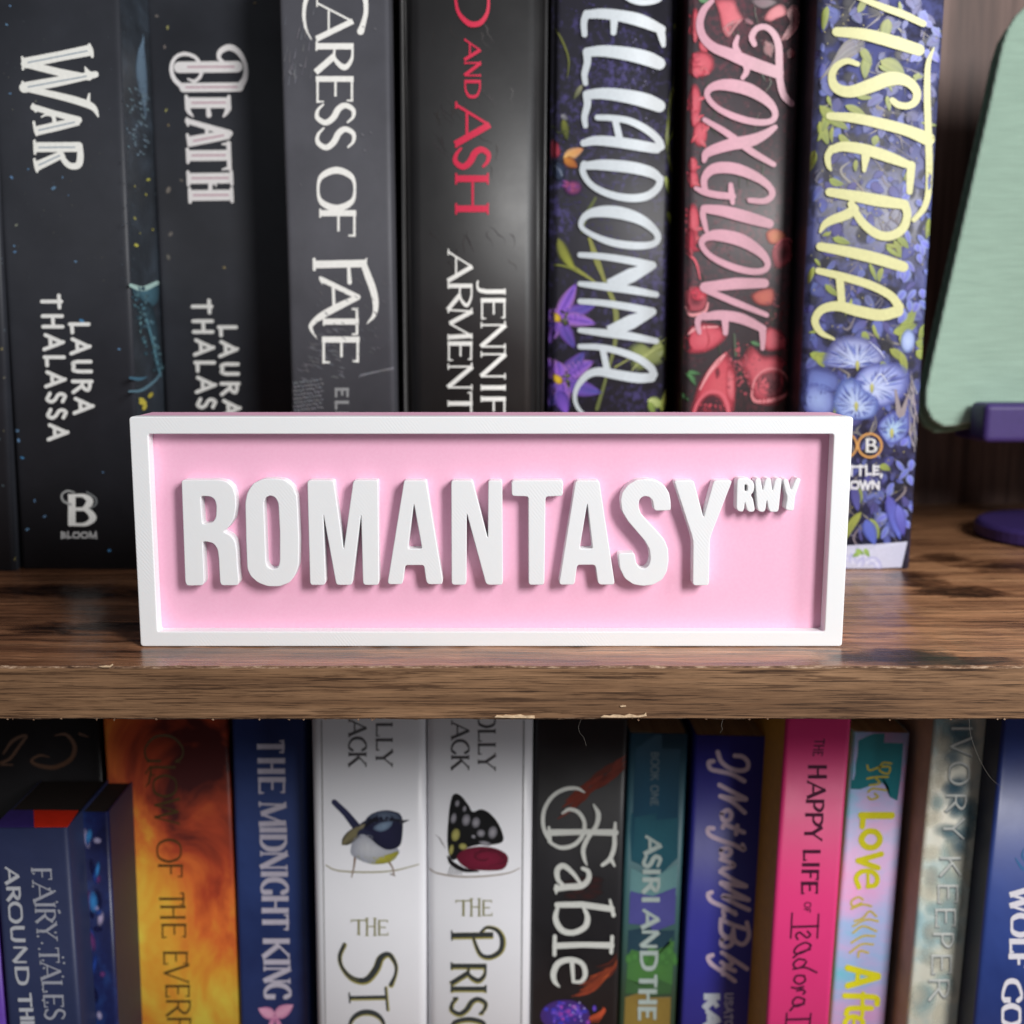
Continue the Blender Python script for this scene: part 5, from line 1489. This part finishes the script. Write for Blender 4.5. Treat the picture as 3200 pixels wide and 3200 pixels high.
# ---- two white books
ink = rgb(56, 60, 62)
gold = rgb(170, 160, 84)
b = Book("paperback_book", 0.072, (970, 1331, 2260), (988, 1333, 3200), BZ, HT, MC['whitec'],
         "white book with a small blue and yellow bird on its spine", group=LO, bulge=0.0014, r=0.0025)
d = b.decal("author_lettering").at(*VJ)
gk = rgb(70, 66, 70)
for ch, y0, y1 in (("L", 110, 196), ("L", 204, 280), ("Y", 280, 372)): d.down(ch, y0, y1, 530, 632, 18, 9, gk, .26)
for ch, y0, y1 in (("A", 96, 188), ("C", 200, 282), ("K", 292, 372)): d.down(ch, y0, y1, 366, 474, 18, 9, gk, .26)
d.build(b.cover)
d = b.decal("bird_picture").at(*VJ)
d.stroke([(228, 972), (300, 1005), (480, 1015), (640, 1005), (790, 968)], [6, 9, 10, 9, 6], rgb(170, 162, 130))
d.stroke([(405, 925), (398, 985), (384, 1045)], [14, 9, 6], rgb(140, 112, 92)); d.stroke([(600, 940), (630, 985), (640, 1030)], [14, 9, 8], rgb(140, 112, 92)); d.stroke([(620, 1025), (650, 1040)], [8, 3], rgb(110, 90, 76))
d.stroke([(280, 592), (350, 660), (425, 755)], [34, 40, 52], rgb(54, 56, 92), False, col2=rgb(40, 44, 74))
d.blob([(380, 870), (400, 815), (460, 780), (560, 830), (660, 870), (665, 910), (600, 950), (500, 962), (430, 940), (385, 910)], rgb(206, 208, 214), rgb(160, 164, 178), center=(480, 870))
d.blob([(420, 915), (520, 930), (610, 905), (668, 890), (640, 940), (570, 965), (480, 960)], rgb(186, 178, 66), rgb(150, 148, 60))
d.petal(325, 850, -42, 190, 70, rgb(96, 90, 60), rgb(150, 140, 110), rgb(60, 60, 70)); d.stroke([(330, 845), (380, 790), (420, 765)], [10, 34, 40], rgb(130, 122, 90))
d.blob([(420, 745), (470, 700), (560, 660), (650, 650), (690, 690), (690, 800), (670, 860), (600, 880), (540, 850), (480, 800), (430, 805)], rgb(34, 34, 66), rgb(26, 28, 54))
d.blob([(470, 700), (510, 660), (590, 640), (660, 655), (690, 690), (640, 710), (560, 700), (500, 730)], rgb(96, 110, 132), rgb(58, 66, 88)); d.blob([(515, 750), (560, 715), (630, 710), (610, 750), (560, 770)], rgb(132, 154, 178), rgb(90, 106, 130)); d.stroke([(470, 735), (520, 700), (640, 700), (690, 705)], [16, 26, 14, 10], rgb(20, 20, 34))
d.stroke([(685, 712), (730, 700)], [22, 4], rgb(56, 56, 66), False); d.stroke([(420, 790), (450, 770), (510, 790)], [10, 34, 10], rgb(40, 44, 72))
d.build(b.cover)
d = b.decal("title_lettering").at(*VJ)
ot = rgb(150, 146, 104)
d.glyph("T", (380, 1395), (95, 0), (0, -95), 14, 8, ot, .2); d.glyph("H", (468, 1400), (66, 0), (0, -110), 12, 7, ot, .2); d.glyph("E", (540, 1398), (66, 0), (0, -96), 12, 7, ot, .16)
SS = [(340, 1450), (312, 1520), (328, 1590), (390, 1655), (470, 1665), (530, 1600), (560, 1530), (610, 1510), (650, 1570), (648, 1630), (622, 1692)]
for off, c, kk in ((5, gold, 1.35), (0, ink, 1.0)):
    d.stroke([(x + off * .3, y + off) for x, y in SS], [w * kk for w in (22, 20, 18, 26, 34, 36, 34, 26, 18, 16, 24)], c)
for dx, c, kk in ((5, gold, 1.4), (0, ink, 1.0)):
    d.stroke([(368, 1772 + dx), (598, 1768 + dx)], 20 * kk, c, False, cap=False); d.stroke([(588 + dx, 1712), (600 + dx, 1848)], 12 * kk, c, False); d.stroke([(370, 1745), (374, 1802)], 10, c, False)
    d.stroke([(372 + 105 * (1 - math.cos(t * math.pi / 8)), 1950 + dx - 92 * math.sin(t * math.pi / 8)) for t in range(16)], [(14 + 16 * abs(math.sin(t * math.pi / 8))) * (1.2 if dx else 1) for t in range(16)], c, closed=True)
d.build(b.cover)
d = b.decal("spine_crease").at(*VJ)
d.stroke([(202, 100), (212, 900), (226, 1932)], [5, 5, 4], rgb(96, 90, 88), False)
d.build(b.cover)
b = Book("paperback_book", 0.0722, (1334, 1666, 2260), (1336, 1657, 3200), BZ, HT, MC['whitec'],
         "white book with a butterfly and red rose on its spine", group=LO, bulge=0.0014, r=0.0025)
d = b.decal("author_lettering").at(*VJ)
for ch, y0, y1 in (("O", 50, 142), ("L", 152, 226), ("L", 234, 304), ("Y", 304, 394)): d.down(ch, y0, y1, 1146, 1254, 18, 9, gk, .26)
for ch, y0, y1 in (("A", 112, 206), ("C", 216, 300), ("K", 310, 392)): d.down(ch, y0, y1, 986, 1094, 18, 9, gk, .26)
d.build(b.cover)
d = b.decal("butterfly_picture").at(*VJ)
d.stroke([(845, 985), (900, 1020), (1040, 1042), (1200, 1038), (1330, 1020), (1400, 990)], [6, 9, 10, 10, 8, 5], rgb(170, 156, 146))
d.blob([(1000, 545), (1040, 550), (1090, 610), (1115, 650), (1170, 635), (1230, 670), (1280, 740), (1300, 825), (1230, 850), (1150, 850), (1060, 880), (1010, 940), (975, 920), (962, 820), (970, 680), (980, 600)], rgb(22, 22, 24), rgb(16, 16, 18))
for x, y, rx, ry, c in ((1000, 690, 18, 34, 0), (1022, 600, 14, 22, 0), (1066, 632, 12, 20, 0), (1076, 700, 26, 38, 0), (1135, 715, 26, 34, 0), (1165, 780, 26, 24, 0), (1236, 775, 28, 40, 0), (1120, 800, 14, 12, 0), (1012, 790, 26, 40, 1), (1056, 860, 26, 20, 1), (986, 880, 14, 34, 1), (1190, 840, 40, 14, 0)):
    d.ell(x, y, rx, ry, rgb(170, 168, 176) if not c else rgb(190, 184, 110), rgb(90, 88, 96) if not c else rgb(130, 126, 70), 0.2, 2, 12)
d.stroke([(965, 920), (990, 960), (1060, 1000), (1150, 1010)], [10, 26, 26, 8], rgb(24, 20, 24))
for k in range(6): d.stroke([(985 + k * 12, 975), (965 + k * 16, 1030)], 4, rgb(40, 34, 38), False)
d.blob([(1018, 930), (1060, 880), (1150, 860), (1250, 870), (1322, 910), (1325, 960), (1290, 1000), (1180, 1005), (1080, 990)], rgb(130, 28, 58), rgb(104, 20, 46))
for k in range(9):
    a = k * 40
    d.stroke([(1190 + 18 * math.cos(math.radians(a)) * (1 + k * .5), 925 + 10 * math.sin(math.radians(a)) * (1 + k * .5)), (1190 + 26 * math.cos(math.radians(a + 60)) * (1 + k * .5), 925 + 14 * math.sin(math.radians(a + 60)) * (1 + k * .45)), (1190 + 24 * math.cos(math.radians(a + 120)) * (1 + k * .5), 925 + 12 * math.sin(math.radians(a + 120)) * (1 + k * .45))], [2, 6, 2], rgb(74, 14, 32))
d.stroke([(935, 850), (905, 800), (890, 790)], 2.5, rgb(120, 110, 116)); d.stroke([(950, 870), (925, 820), (915, 805)], 2.5, rgb(120, 110, 116))
d.build(b.cover)
d = b.decal("title_lettering").at(*VJ)
d.glyph("T", (1012, 1280), (95, 0), (0, -98), 14, 8, ot, .2); d.glyph("H", (1098, 1282), (66, 0), (0, -110), 12, 7, ot, .2); d.glyph("E", (1170, 1280), (64, 0), (0, -98), 12, 7, ot, .16)
for dx, c, kk in ((5, gold, 1.4), (0, ink, 1.0)):
    d.stroke([(985, 1396 + dx), (1240, 1392 + dx)], 30 * kk, c, False, cap=False); d.stroke([(988, 1370), (990, 1424)], 10, c, False)
    d.stroke([(1165 + dx, 1375), (1200 + dx, 1348), (1260 + dx, 1365), (1292 + dx, 1420), (1280 + dx, 1490), (1220, 1525 + dx), (1160, 1505 + dx), (1115, 1400 + dx)], [w * kk for w in (14, 16, 20, 26, 26, 24, 20, 14)], c)
    for ch, y0, y1 in (("R", 1562, 1690), ("I", 1700, 1735), ("S", 1765, 1880), ("O", 1895, 2020)): d.down(ch, y0 + dx, y1 + dx, 982, 1200, 26 * kk, 14 * kk, c, .2)
d.build(b.cover)
d = b.decal("spine_crease").at(*VJ)
d.stroke([(1424, 100), (1416, 900), (1408, 1932)], [6, 6, 5], rgb(60, 54, 54), False)
d.build(b.cover)

# ---- black book with pale letters and flames
b = Book("paperback_book", 0.078, (1670, 1965, 2260), (1655, 1926, 3200), BZ, HT, MC['blackc'],
         "black book with tall pale lettering, orange flames and a purple orb", group=LO)
d = b.decal("flame_artwork").at(*VK)
for k in range(40):
    t = R1.random()
    x, y = 330 + 330 * t, 640 - 270 * t ** .8 + R1.uniform(-40, 40)
    d.stroke([(x - 70, y + 50), (x, y), (x + 60, y - 50)], [2, R1.uniform(14, 40), 4], jit(rgb(104, 42, 30), .3))
for k in range(34):
    t = R1.random()
    x, y = 430 + 190 * t, 1740 - 170 * t + R1.uniform(-40, 50)
    d.stroke([(x - 80, y + 26), (x, y), (min(634, x + 70), y - 56)], [2, R1.uniform(8, 26), 3], jit(R1.choice([rgb(176, 84, 46), rgb(140, 60, 38), rgb(96, 42, 32)]), .2))
for k in range(10):
    d.stroke([(390 + k * 14, 1925), (470 + k * 10, 1890 - k * 4), (550, 1855 - k * 3)], [2, 10, 2], jit(rgb(190, 80, 50), .2))
for k in range(14):
    d.ell(330 + R1.uniform(-10, 200), 1120 + R1.uniform(-60, 60), 60, 26, rgb(60, 30, 30), rgb(36, 32, 34), 0, 2, 10)
d.ell(320, 1880, 150, 96, rgb(66, 48, 150), rgb(70, 44, 112), 0, 4, 20)
for k in range(50):
    d.ell(R1.gauss(330, 60), R1.gauss(1866, 36), R1.uniform(6, 24), R1.uniform(6, 20), jit(R1.choice([rgb(70, 70, 210), rgb(190, 80, 190), rgb(130, 90, 220)])), jit(rgb(70, 56, 170)), 0, 2, 9)
for k in range(8): d.ell(R1.gauss(400, 40), R1.gauss(1850, 30), 6, 5, rgb(220, 210, 250), rgb(160, 150, 230), 0, 1, 8)
d.build(b.cover)
d = b.decal("title_lettering", base=0.0006).at(*VK)
fw = rgb(222, 224, 218)
d.stroke([(225, 772), (420, 768), (622, 772)], [40, 34, 40], fw, False); d.stroke([(222, 740), (232, 810)], 16, fw, False)
d.stroke([(436, 528), (390, 505), (320, 510), (250, 548), (200, 620), (186, 700), (200, 770), (240, 840)], [10, 22, 24, 24, 24, 24, 24, 20], fw)
d.stroke([(222, 826), (290, 862), (370, 848), (425, 790), (436, 710), (400, 650), (345, 632), (305, 655)], [16, 24, 26, 26, 24, 24, 22, 14], fw)
d.stroke([(492, 605), (520, 660), (508, 730), (460, 800), (430, 870), (436, 930), (452, 968)], [12, 30, 28, 28, 28, 22, 8], fw)
d.stroke([(622, 715), (618, 790), (616, 860), (590, 930), (545, 968)], [18, 26, 28, 28, 22], fw); d.stroke([(600, 940), (618, 972)], [26, 14], fw)
d.stroke([(268, 1112), (330, 1100), (420, 1092), (462, 1050), (458, 1005), (425, 988)], [34, 38, 38, 32, 28, 22], fw); d.stroke([(420, 1090), (370, 1020), (310, 972), (272, 1000), (280, 1060), (320, 1095)], [18, 26, 34, 34, 28, 16], fw); d.stroke([(268, 1095), (266, 1138)], [26, 12], fw)
d.stroke([(272, 1208), (420, 1206), (600, 1232)], [34, 38, 38], fw, False); d.stroke([(590, 1178), (612, 1270)], [14, 26], fw, False); d.stroke([(278, 1215), (262, 1290), (300, 1360), (370, 1375), (440, 1340), (455, 1280), (430, 1222)], [20, 34, 36, 34, 36, 32, 18], fw)
d.stroke([(262, 1455), (420, 1448), (598, 1452)], [38, 34, 38], fw, False); d.stroke([(258, 1398), (256, 1508)], 24, fw, False); d.stroke([(604, 1400), (598, 1495)], 22, fw, False)
d.stroke([(362, 1556), (370, 1668)], [28, 20], fw, False); d.stroke([(368, 1672), (420, 1668), (442, 1620), (420, 1560), (350, 1538), (280, 1560), (250, 1620), (258, 1670), (284, 1700)], [16, 24, 30, 30, 34, 38, 36, 28, 12], fw)
d.build(b.cover)

# ---- teal banded landscape book
b = Book("paperback_book", 0.090, (1968, 2149, 2296), (1930, 2112, 3200), BZ, 0, MC['teal'],
         "thin book with banded teal, purple, green and ochre landscape spine", group=LO, ztop_px=2292)
d = b.decal("landscape_artwork").at(*VK)
def band(pts, c, c2=None):
    d.blob(pts, c, c2 or c, False, 4)
band([(706, 185), (880, 185), (1060, 190), (1040, 940), (850, 1010), (680, 960)], rgb(34, 84, 110), rgb(30, 72, 96))
band([(700, 640), (870, 660), (1050, 640), (1042, 960), (860, 1060), (678, 980)], rgb(46, 106, 122), rgb(40, 92, 110))
band([(678, 970), (760, 1010), (850, 1050), (950, 990), (1044, 940), (1036, 1180), (850, 1230), (668, 1170)], rgb(120, 166, 168), rgb(104, 150, 156))
band([(670, 1100), (760, 1140), (850, 1160), (950, 1120), (1036, 1070), (1026, 1360), (840, 1380), (660, 1360)], rgb(92, 92, 168), rgb(84, 84, 156))
band([(660, 1340), (840, 1345), (1026, 1340), (1020, 1540), (840, 1560), (652, 1540)], rgb(44, 76, 92), rgb(36, 64, 82))
band([(652, 1510), (720, 1480), (800, 1500), (880, 1480), (950, 1450), (975, 1400), (1022, 1390), (1004, 1740), (820, 1750), (642, 1740)], rgb(84, 140, 70), rgb(74, 124, 70))
band([(648, 1640), (760, 1690), (880, 1660), (1010, 1690), (1004, 1760), (820, 1760), (640, 1760)], rgb(70, 112, 66), rgb(62, 100, 62))
band([(642, 1728), (820, 1730), (1004, 1725), (992, 2100), (800, 2100), (626, 2100)], rgb(160, 134, 64), rgb(140, 116, 56))
for k in range(14): d.ell(R1.uniform(680, 990), 1500 + R1.uniform(-20, 60), 26, 34, rgb(88, 150, 76), rgb(70, 120, 64), 0, 2, 9)
d.build(b.cover)
d = b.decal("title_lettering", base=0.0003).at(*VK)
pt = rgb(190, 206, 202)
for s, ys in (("ASIRI", [(795, 905), (910, 985), (1000, 1022), (1045, 1140), (1160, 1198)]), ("AND", [(1240, 1350), (1360, 1475), (1485, 1600)]), ("THE", [(1630, 1710), (1720, 1810), (1825, 1910)])):
    for ch, (y0, y1) in zip(s, ys):
        f = (y0 - 795) / 1100
        d.down(ch, y0, y1, 796 - 40 * f, 902 - 32 * f, 28, 18, pt)
d.text("BOOK ONE", (838, 290), (834, 612), (50, 0), 9, 8, rgb(110, 130, 140), 0, .14)
d.build(b.cover)

# ---- indigo book with script
b = Book("paperback_book", 0.088, (2169, 2405, 2303), (2132, 2338, 3200), BZ, 0, MC['indigo'],
         "indigo book with puffy lilac script title", group=LO, ztop_px=2300)
d = b.decal("title_lettering").at(*VK)
li = rgb(226, 204, 226)
T = 27
for pts in ([(1242, 290), (1262, 345), (1310, 385), (1370, 402), (1418, 392), (1424, 350), (1392, 318), (1345, 312)], [(1215, 345), (1188, 352), (1200, 392), (1262, 408), (1330, 425), (1402, 465)],
            [(1252, 488), (1330, 530), (1412, 572)], [(1412, 576), (1330, 570), (1258, 556)], [(1258, 556), (1330, 590), (1405, 655)],
            [(1268, 660), (1300, 640), (1325, 665), (1310, 700), (1275, 700), (1266, 668)], [(1400, 775), (1330, 745), (1285, 728), (1272, 745)], [(1360, 735), (1352, 785)],
            [(1392, 850), (1400, 880), (1340, 850), (1260, 822), (1192, 790), (1184, 752), (1215, 750)], [(1262, 880), (1300, 870), (1322, 890), (1305, 915), (1270, 912), (1262, 885)], [(1262, 935), (1320, 958), (1340, 975), (1300, 990), (1272, 995)],
            [(1258, 1010), (1330, 1058), (1412, 1098)], [(1412, 1100), (1330, 1090), (1262, 1078)], [(1262, 1082), (1340, 1135), (1428, 1180)], [(1428, 1182), (1340, 1165), (1270, 1160), (1350, 1205), (1430, 1242)],
            [(1345, 1258), (1280, 1240), (1280, 1282), (1345, 1300)][:3], [(1350, 1268), (1280, 1225), (1205, 1190), (1184, 1150), (1205, 1136)],
            [(1262, 1300), (1340, 1335), (1422, 1360)], [(1418, 1320), (1430, 1400), (1395, 1450), (1345, 1425), (1335, 1360)], [(1335, 1380), (1310, 1410), (1265, 1380), (1260, 1320)],
            [(1270, 1420), (1310, 1410), (1332, 1440), (1300, 1465), (1266, 1455), (1265, 1425)], [(1418, 1598), (1340, 1545), (1268, 1500)], [(1300, 1520), (1330, 1560), (1300, 1580), (1265, 1560)],
            [(1345, 1610), (1280, 1590), (1275, 1630)], [(1345, 1672), (1270, 1615), (1205, 1570), (1184, 1530), (1210, 1516)]):
    d.stroke(pts, T, li)
d.build(b.cover)
d = b.decal("author_lettering").at(*VK)
for ch, y0, y1 in (("K", 1755, 1840), ("A", 1850, 1950)): d.down(ch, y0, y1, 1158, 1256, 40, 30, rgb(206, 214, 226))
for k, ch in enumerate("USATO"): d.down(ch, 1745 + k * 42, 1780 + k * 42, 1284, 1332, 12, 12, rgb(190, 190, 226))
d.build(b.cover)

# ---- hot pink book
b = Book("hardcover_book", 0.062, (2455, 2662, 2260), (2397, 2589, 3200), BZ, HT, MC['pinkc'],
         "hot pink book with dark plum title and ochre side", group=LO, side_mat=MC['ochre'])
d = b.decal("title_lettering").at(*VL)
pl = rgb(74, 18, 50)
d.text("THE", (668, 212), (655, 312), (62, 0), 8, 6, pl, .1, .16)
for s, ys in (("HAPPY", [(368, 450), (470, 565), (575, 650), (655, 740), (740, 822)]), ("LIFE", [(880, 945), (955, 985), (1000, 1062), (1070, 1146)])):
    for ch, (y0, y1) in zip(s, ys):
        f = (y0 - 368) / 780
        d.down(ch, y0, y1, 628 - 48 * f, 742 - 58 * f, 22, 12, pl, .16)
d.text("OF", (606, 1196), (602, 1256), (42, 0), 7, 6, pl, .1, .16)
d.stroke([(540, 1345), (690, 1340)], 14, pl, False); d.stroke([(532, 1262), (524, 1412)], 10, pl, False); d.stroke([(692, 1268), (684, 1412)], 10, pl, False)
for pts in ([(625, 1372), (642, 1392), (622, 1410), (598, 1392), (575, 1378), (555, 1396), (566, 1420)], [(640, 1450), (610, 1440), (560, 1465), (545, 1500), (580, 1505), (630, 1480), (645, 1455)], [(640, 1480), (580, 1500), (540, 1530)],
            [(610, 1545), (570, 1540), (540, 1570), (560, 1595), (600, 1580), (618, 1555)], [(680, 1620), (610, 1590), (540, 1600)], [(605, 1640), (560, 1640), (545, 1670), (575, 1690), (610, 1670), (605, 1640)],
            [(600, 1705), (560, 1715), (530, 1710)], [(580, 1715), (610, 1735), (600, 1750)], [(605, 1780), (560, 1770), (535, 1800), (555, 1825), (595, 1810), (608, 1785)], [(605, 1810), (550, 1820), (520, 1850)],
            [(560, 1730), (600, 1724)]):
    d.stroke(pts, 12, pl)
d.stroke([(500, 1865), (492, 1960)], 10, pl, False); d.stroke([(500, 1905), (640, 1900)], 14, pl, False); d.stroke([(645, 1868), (636, 1960)], 10, pl, False)
d.build(b.cover)

# ---- pastel book
b = Book("paperback_book", 0.072, (2666, 2844, 2295), (2593, 2768, 3200), BZ, 0, MC['pastel'],
         "pastel airbrushed paperback with chunky yellow title", group=LO, ztop_px=2289)
d = b.decal("teal_patch").at(*VL)
d.blob([(905, 178), (1080, 175), (1245, 180), (1232, 400), (1210, 560), (1165, 582), (1120, 560), (1115, 500), (1060, 470), (985, 500), (940, 515), (885, 512), (895, 340)], rgb(30, 130, 142), rgb(28, 122, 134), False, 4)
d.build(b.cover)
d = b.decal("title_lettering", base=0.00014).at(*VL)
ye = rgb(238, 232, 40)
for pts in ([(1130, 358), (1080, 355), (1060, 400), (1110, 420), (1120, 380), (1060, 380), (1000, 400), (985, 370)], [(1110, 440), (1040, 440), (985, 450)], [(1040, 450), (1060, 480), (1000, 490)], [(1100, 520), (1020, 510), (990, 530)], [(1030, 540), (1050, 560), (1010, 575), (990, 560)]):
    d.stroke(pts, 12, rgb(206, 190, 60))
d.stroke([(950, 672), (1132, 672)], 42, ye, False); d.stroke([(962, 672), (955, 740)], 34, ye, False)
d.stroke([(950, 815), (985, 770), (1040, 775), (1062, 820), (1030, 862), (975, 858)], 36, ye, closed=True)
d.stroke([(1070, 905), (930, 945)], 34, ye, False); d.stroke([(930, 945), (1050, 988)], 34, ye, False)
d.stroke([(990, 1020), (990, 1100)], 20, ye, False); d.stroke([(990, 1100), (1035, 1090), (1045, 1045), (1010, 1010), (950, 1012), (918, 1050), (935, 1105)], 30, ye)
for pts in ([(960, 1180), (930, 1165), (890, 1190), (900, 1220), (950, 1200)], [(1010, 1220), (960, 1210), (890, 1235)], [(1040, 1280), (1000, 1250), (960, 1290), (910, 1310)], [(1050, 1310), (980, 1300), (900, 1340)], [(1040, 1370), (960, 1340), (900, 1380)], [(1030, 1400), (960, 1400), (890, 1440)], [(1020, 1450), (950, 1450), (880, 1500)], [(990, 1500), (940, 1490), (930, 1525)]):
    d.stroke(pts, 13, rgb(220, 200, 90))
d.stroke([(868, 1592), (1050, 1640)], 38, ye, False); d.stroke([(1050, 1648), (868, 1700)], 38, ye, False); d.stroke([(930, 1605), (925, 1690)], 28, ye, False)
d.stroke([(850, 1760), (1030, 1770), (1044, 1810)], 34, ye); d.stroke([(960, 1745), (955, 1810)], 24, ye, False); d.stroke([(1010, 1835), (880, 1838), (858, 1870)], 32, ye); d.stroke([(960, 1815), (955, 1880)], 24, ye, False)
d.stroke([(905, 1900), (903, 1960)], 20, ye, False); d.stroke([(905, 1970), (950, 1950), (955, 1910), (900, 1885), (855, 1910), (850, 1960)], 30, ye)
d.build(b.cover)

# ---- pale sky book
b = Book("paperback_book", 0.060, (2925, 3084, 2260), (2831, 2999, 3200), BZ, HT, MC['sky'],
         "pale painted sky book with embossed silvery title", group=LO, side_mat=MC['tan'])
d = b.decal("cloud_artwork", "ink_soft").at(*VL)
for k in range(60):
    t = R1.random() ** 1.4
    y = 120 + 1800 * t
    x = 1400 - 170 * t + R1.uniform(20, 290)
    c = R1.choice([rgb(70, 116, 140), rgb(90, 138, 156)]) if (y < 880 and x > 1400 - 170 * t + 90) else R1.choice([rgb(226, 224, 210), rgb(196, 212, 210), rgb(240, 234, 214), rgb(176, 208, 212)])
    d.ell(x, y, R1.uniform(40, 90), R1.uniform(50, 120), c[:3] + (.6,), c[:3] + (0.0,), R1.uniform(-.5, .5), 5, 16)
d.build(b.cover)
d = b.decal("title_lettering", base=0.0003).at(*VL)
for off, c, w in ((5, rgb(120, 128, 130), 16), (0, rgb(226, 230, 226), 12)):
    for ch, y0, y1 in (("I", 132, 160), ("V", 200, 312), ("O", 345, 488), ("R", 535, 650), ("Y", 685, 815), ("K", 910, 1040), ("E", 1075, 1200), ("E", 1220, 1345), ("P", 1370, 1470), ("E", 1495, 1630), ("R", 1645, 1790)):
        f = (y0 - 132) / 1660
        d.down(ch, y0 + off, y1 + off, 1492 - 150 * f, 1622 - 155 * f, w * 1.2, w * .8, c, .08)
d.build(b.cover)

# ---- blue book at the right edge
b = Book("paperback_book", 0.048, (3133, 3420, 2260), (3045, 3310, 3200), BZ, HT, MC['royal'],
         "royal blue book with white serif title at the right edge of the lower shelf", group=LO, side_mat=MC['night'])
d = b.decal("title_lettering").at(*VL)
ww = rgb(232, 228, 236)
for ch, y0, y1, ba in (("W", 1115, 1255, 1845), ("O", 1270, 1400, 1850), ("L", 1420, 1500, 1842), ("F", 1510, 1590, 1838), ("G", 1665, 1800, 1800), ("O", 1815, 1945, 1795)):
    d.down(ch, y0, y1, ba, ba + 120, 34, 16, ww, .2)
d.build(b.cover)
d = b.decal("wave_artwork", 'ink_matte').at(*VL)
d.stroke([(1880, 930), (1920, 990), (1960, 1000)], [6, 18, 10], rgb(60, 110, 160)); d.stroke([(1930, 870), (1922, 920), (1950, 960)], [4, 14, 6], rgb(60, 110, 160))
d.build(b.cover)

# ------------------------------------------------------------------ tablet in a mint case on a purple stand
LEAN = math.radians(11)
TB = at_depth(3000, 1335, 0.143)
tab = empty("tablet_case", TB, (-LEAN, 0, 0))
tag(tab, "mint green fabric tablet case leaning on a purple stand", "tablet case")
TM = Matrix.Translation(TB) @ Matrix.Rotation(-LEAN, 4, 'X')
TMi = TM.inverted()
def tpt(px, py):
    o, d = TMi @ CAM, TMi.to_3x3() @ ray(px, py)
    p = o + d * (-o.y / d.y)
    return (p.x, p.z)
def outline(dx=0.0, dz=0.0, grow=0.0):
    pts = [(3085, 1312), (3000, 1330), (2950, 1333), (2915, 1312), (2893, 1270), (2893, 1225), (2908, 1150), (3000, 740), (3090, 340), (3132, 145), (3150, 90), (3175, 48), (3205, 18), (3245, -2), (3300, -8), (3700, -10), (4120, -10), (4170, 40), (4170, 700), (4120, 1200), (4060, 1290), (3980, 1305), (3500, 1305)]
    q = []
    for p in pts:
        x, z = tpt(*p)
        q.append((x + dx, z + dz))
    return q
def slab(name, pts, y0, y1, mat, parent, bev=0.0012):
    flat_solid(name, [pts], y0, y1, mat, parent, bev)
    return
slab("front_cover", outline(), 0.0, 0.0034, M['mint'], tab)
_o = outline()
_cx, _cz = sum(p[0] for p in _o) / len(_o), sum(p[1] for p in _o) / len(_o)
slab("screen", [(_cx + (x - _cx) * .94, _cz + (z - _cz) * .94) for x, z in _o], 0.0036, 0.0078, M['screen'], tab, 0.0008)
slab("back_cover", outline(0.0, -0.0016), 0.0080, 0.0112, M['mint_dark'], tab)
_sc = on_level(3066, 1652, 0.004)
STX, STY = _sc.x + 0.0358, _sc.y
stand = empty("tablet_stand", (STX, STY, 0.0))
tag(stand, "purple plastic stand with a round base and front lip holding the mint case", "stand")
def lathe(name, prof, mat, parent, n=64, z_axis=True):
    V, F = [], []
    for k in range(n):
        a = 2 * math.pi * k / n
        for r, z in prof:
            V.append((r * math.cos(a), r * math.sin(a), z))
    m = len(prof)
    for k in range(n):
        for j in range(m - 1):
            a, b2 = k * m + j, ((k + 1) % n) * m + j
            F.append((a, b2, b2 + 1, a + 1))
    o = mesh_obj(name, V, F, mat, parent)
    return o
lathe("base", [(0.0001, 0.0002), (0.0345, 0.0002), (0.0358, 0.0012), (0.0358, 0.0052), (0.0345, 0.0064), (0.0330, 0.0068), (0.0001, 0.0070)], M['purple'], stand)
pL = at_depth(3082, 1262, 0.128); pB = at_depth(3082, 1384, 0.128)
bm = box_bm(pL.x - STX, pL.x - STX + 0.112, 0.128 - STY, 0.1425 - STY, pB.z, pL.z, 0.0022, 4)
bm_obj("front_lip", bm, M['purple'], stand, False)
bm = box_bm(pL.x - STX + 0.004, pL.x - STX + 0.108, 0.1428 - STY, 0.166 - STY, pB.z - 0.001, pB.z + 0.004, 0.001, 2)
bm_obj("ledge", bm, M['purple'], stand)
bm = box_bm(0.006, 0.020, 0.184 - STY, 0.195 - STY, 0.0068, 0.115, 0.002, 3)
bm_obj("post", bm, M['purple'], stand)
bm = box_bm(-0.03, 0.03, 0.182 - STY, 0.190 - STY, 0.06, 0.115, 0.002, 3)
for v in bm.verts:
    v.co.y += (v.co.z - pB.z) * math.tan(LEAN) - 0.012 + 0.0005
bm_obj("back_rest", bm, M['purple'], stand)
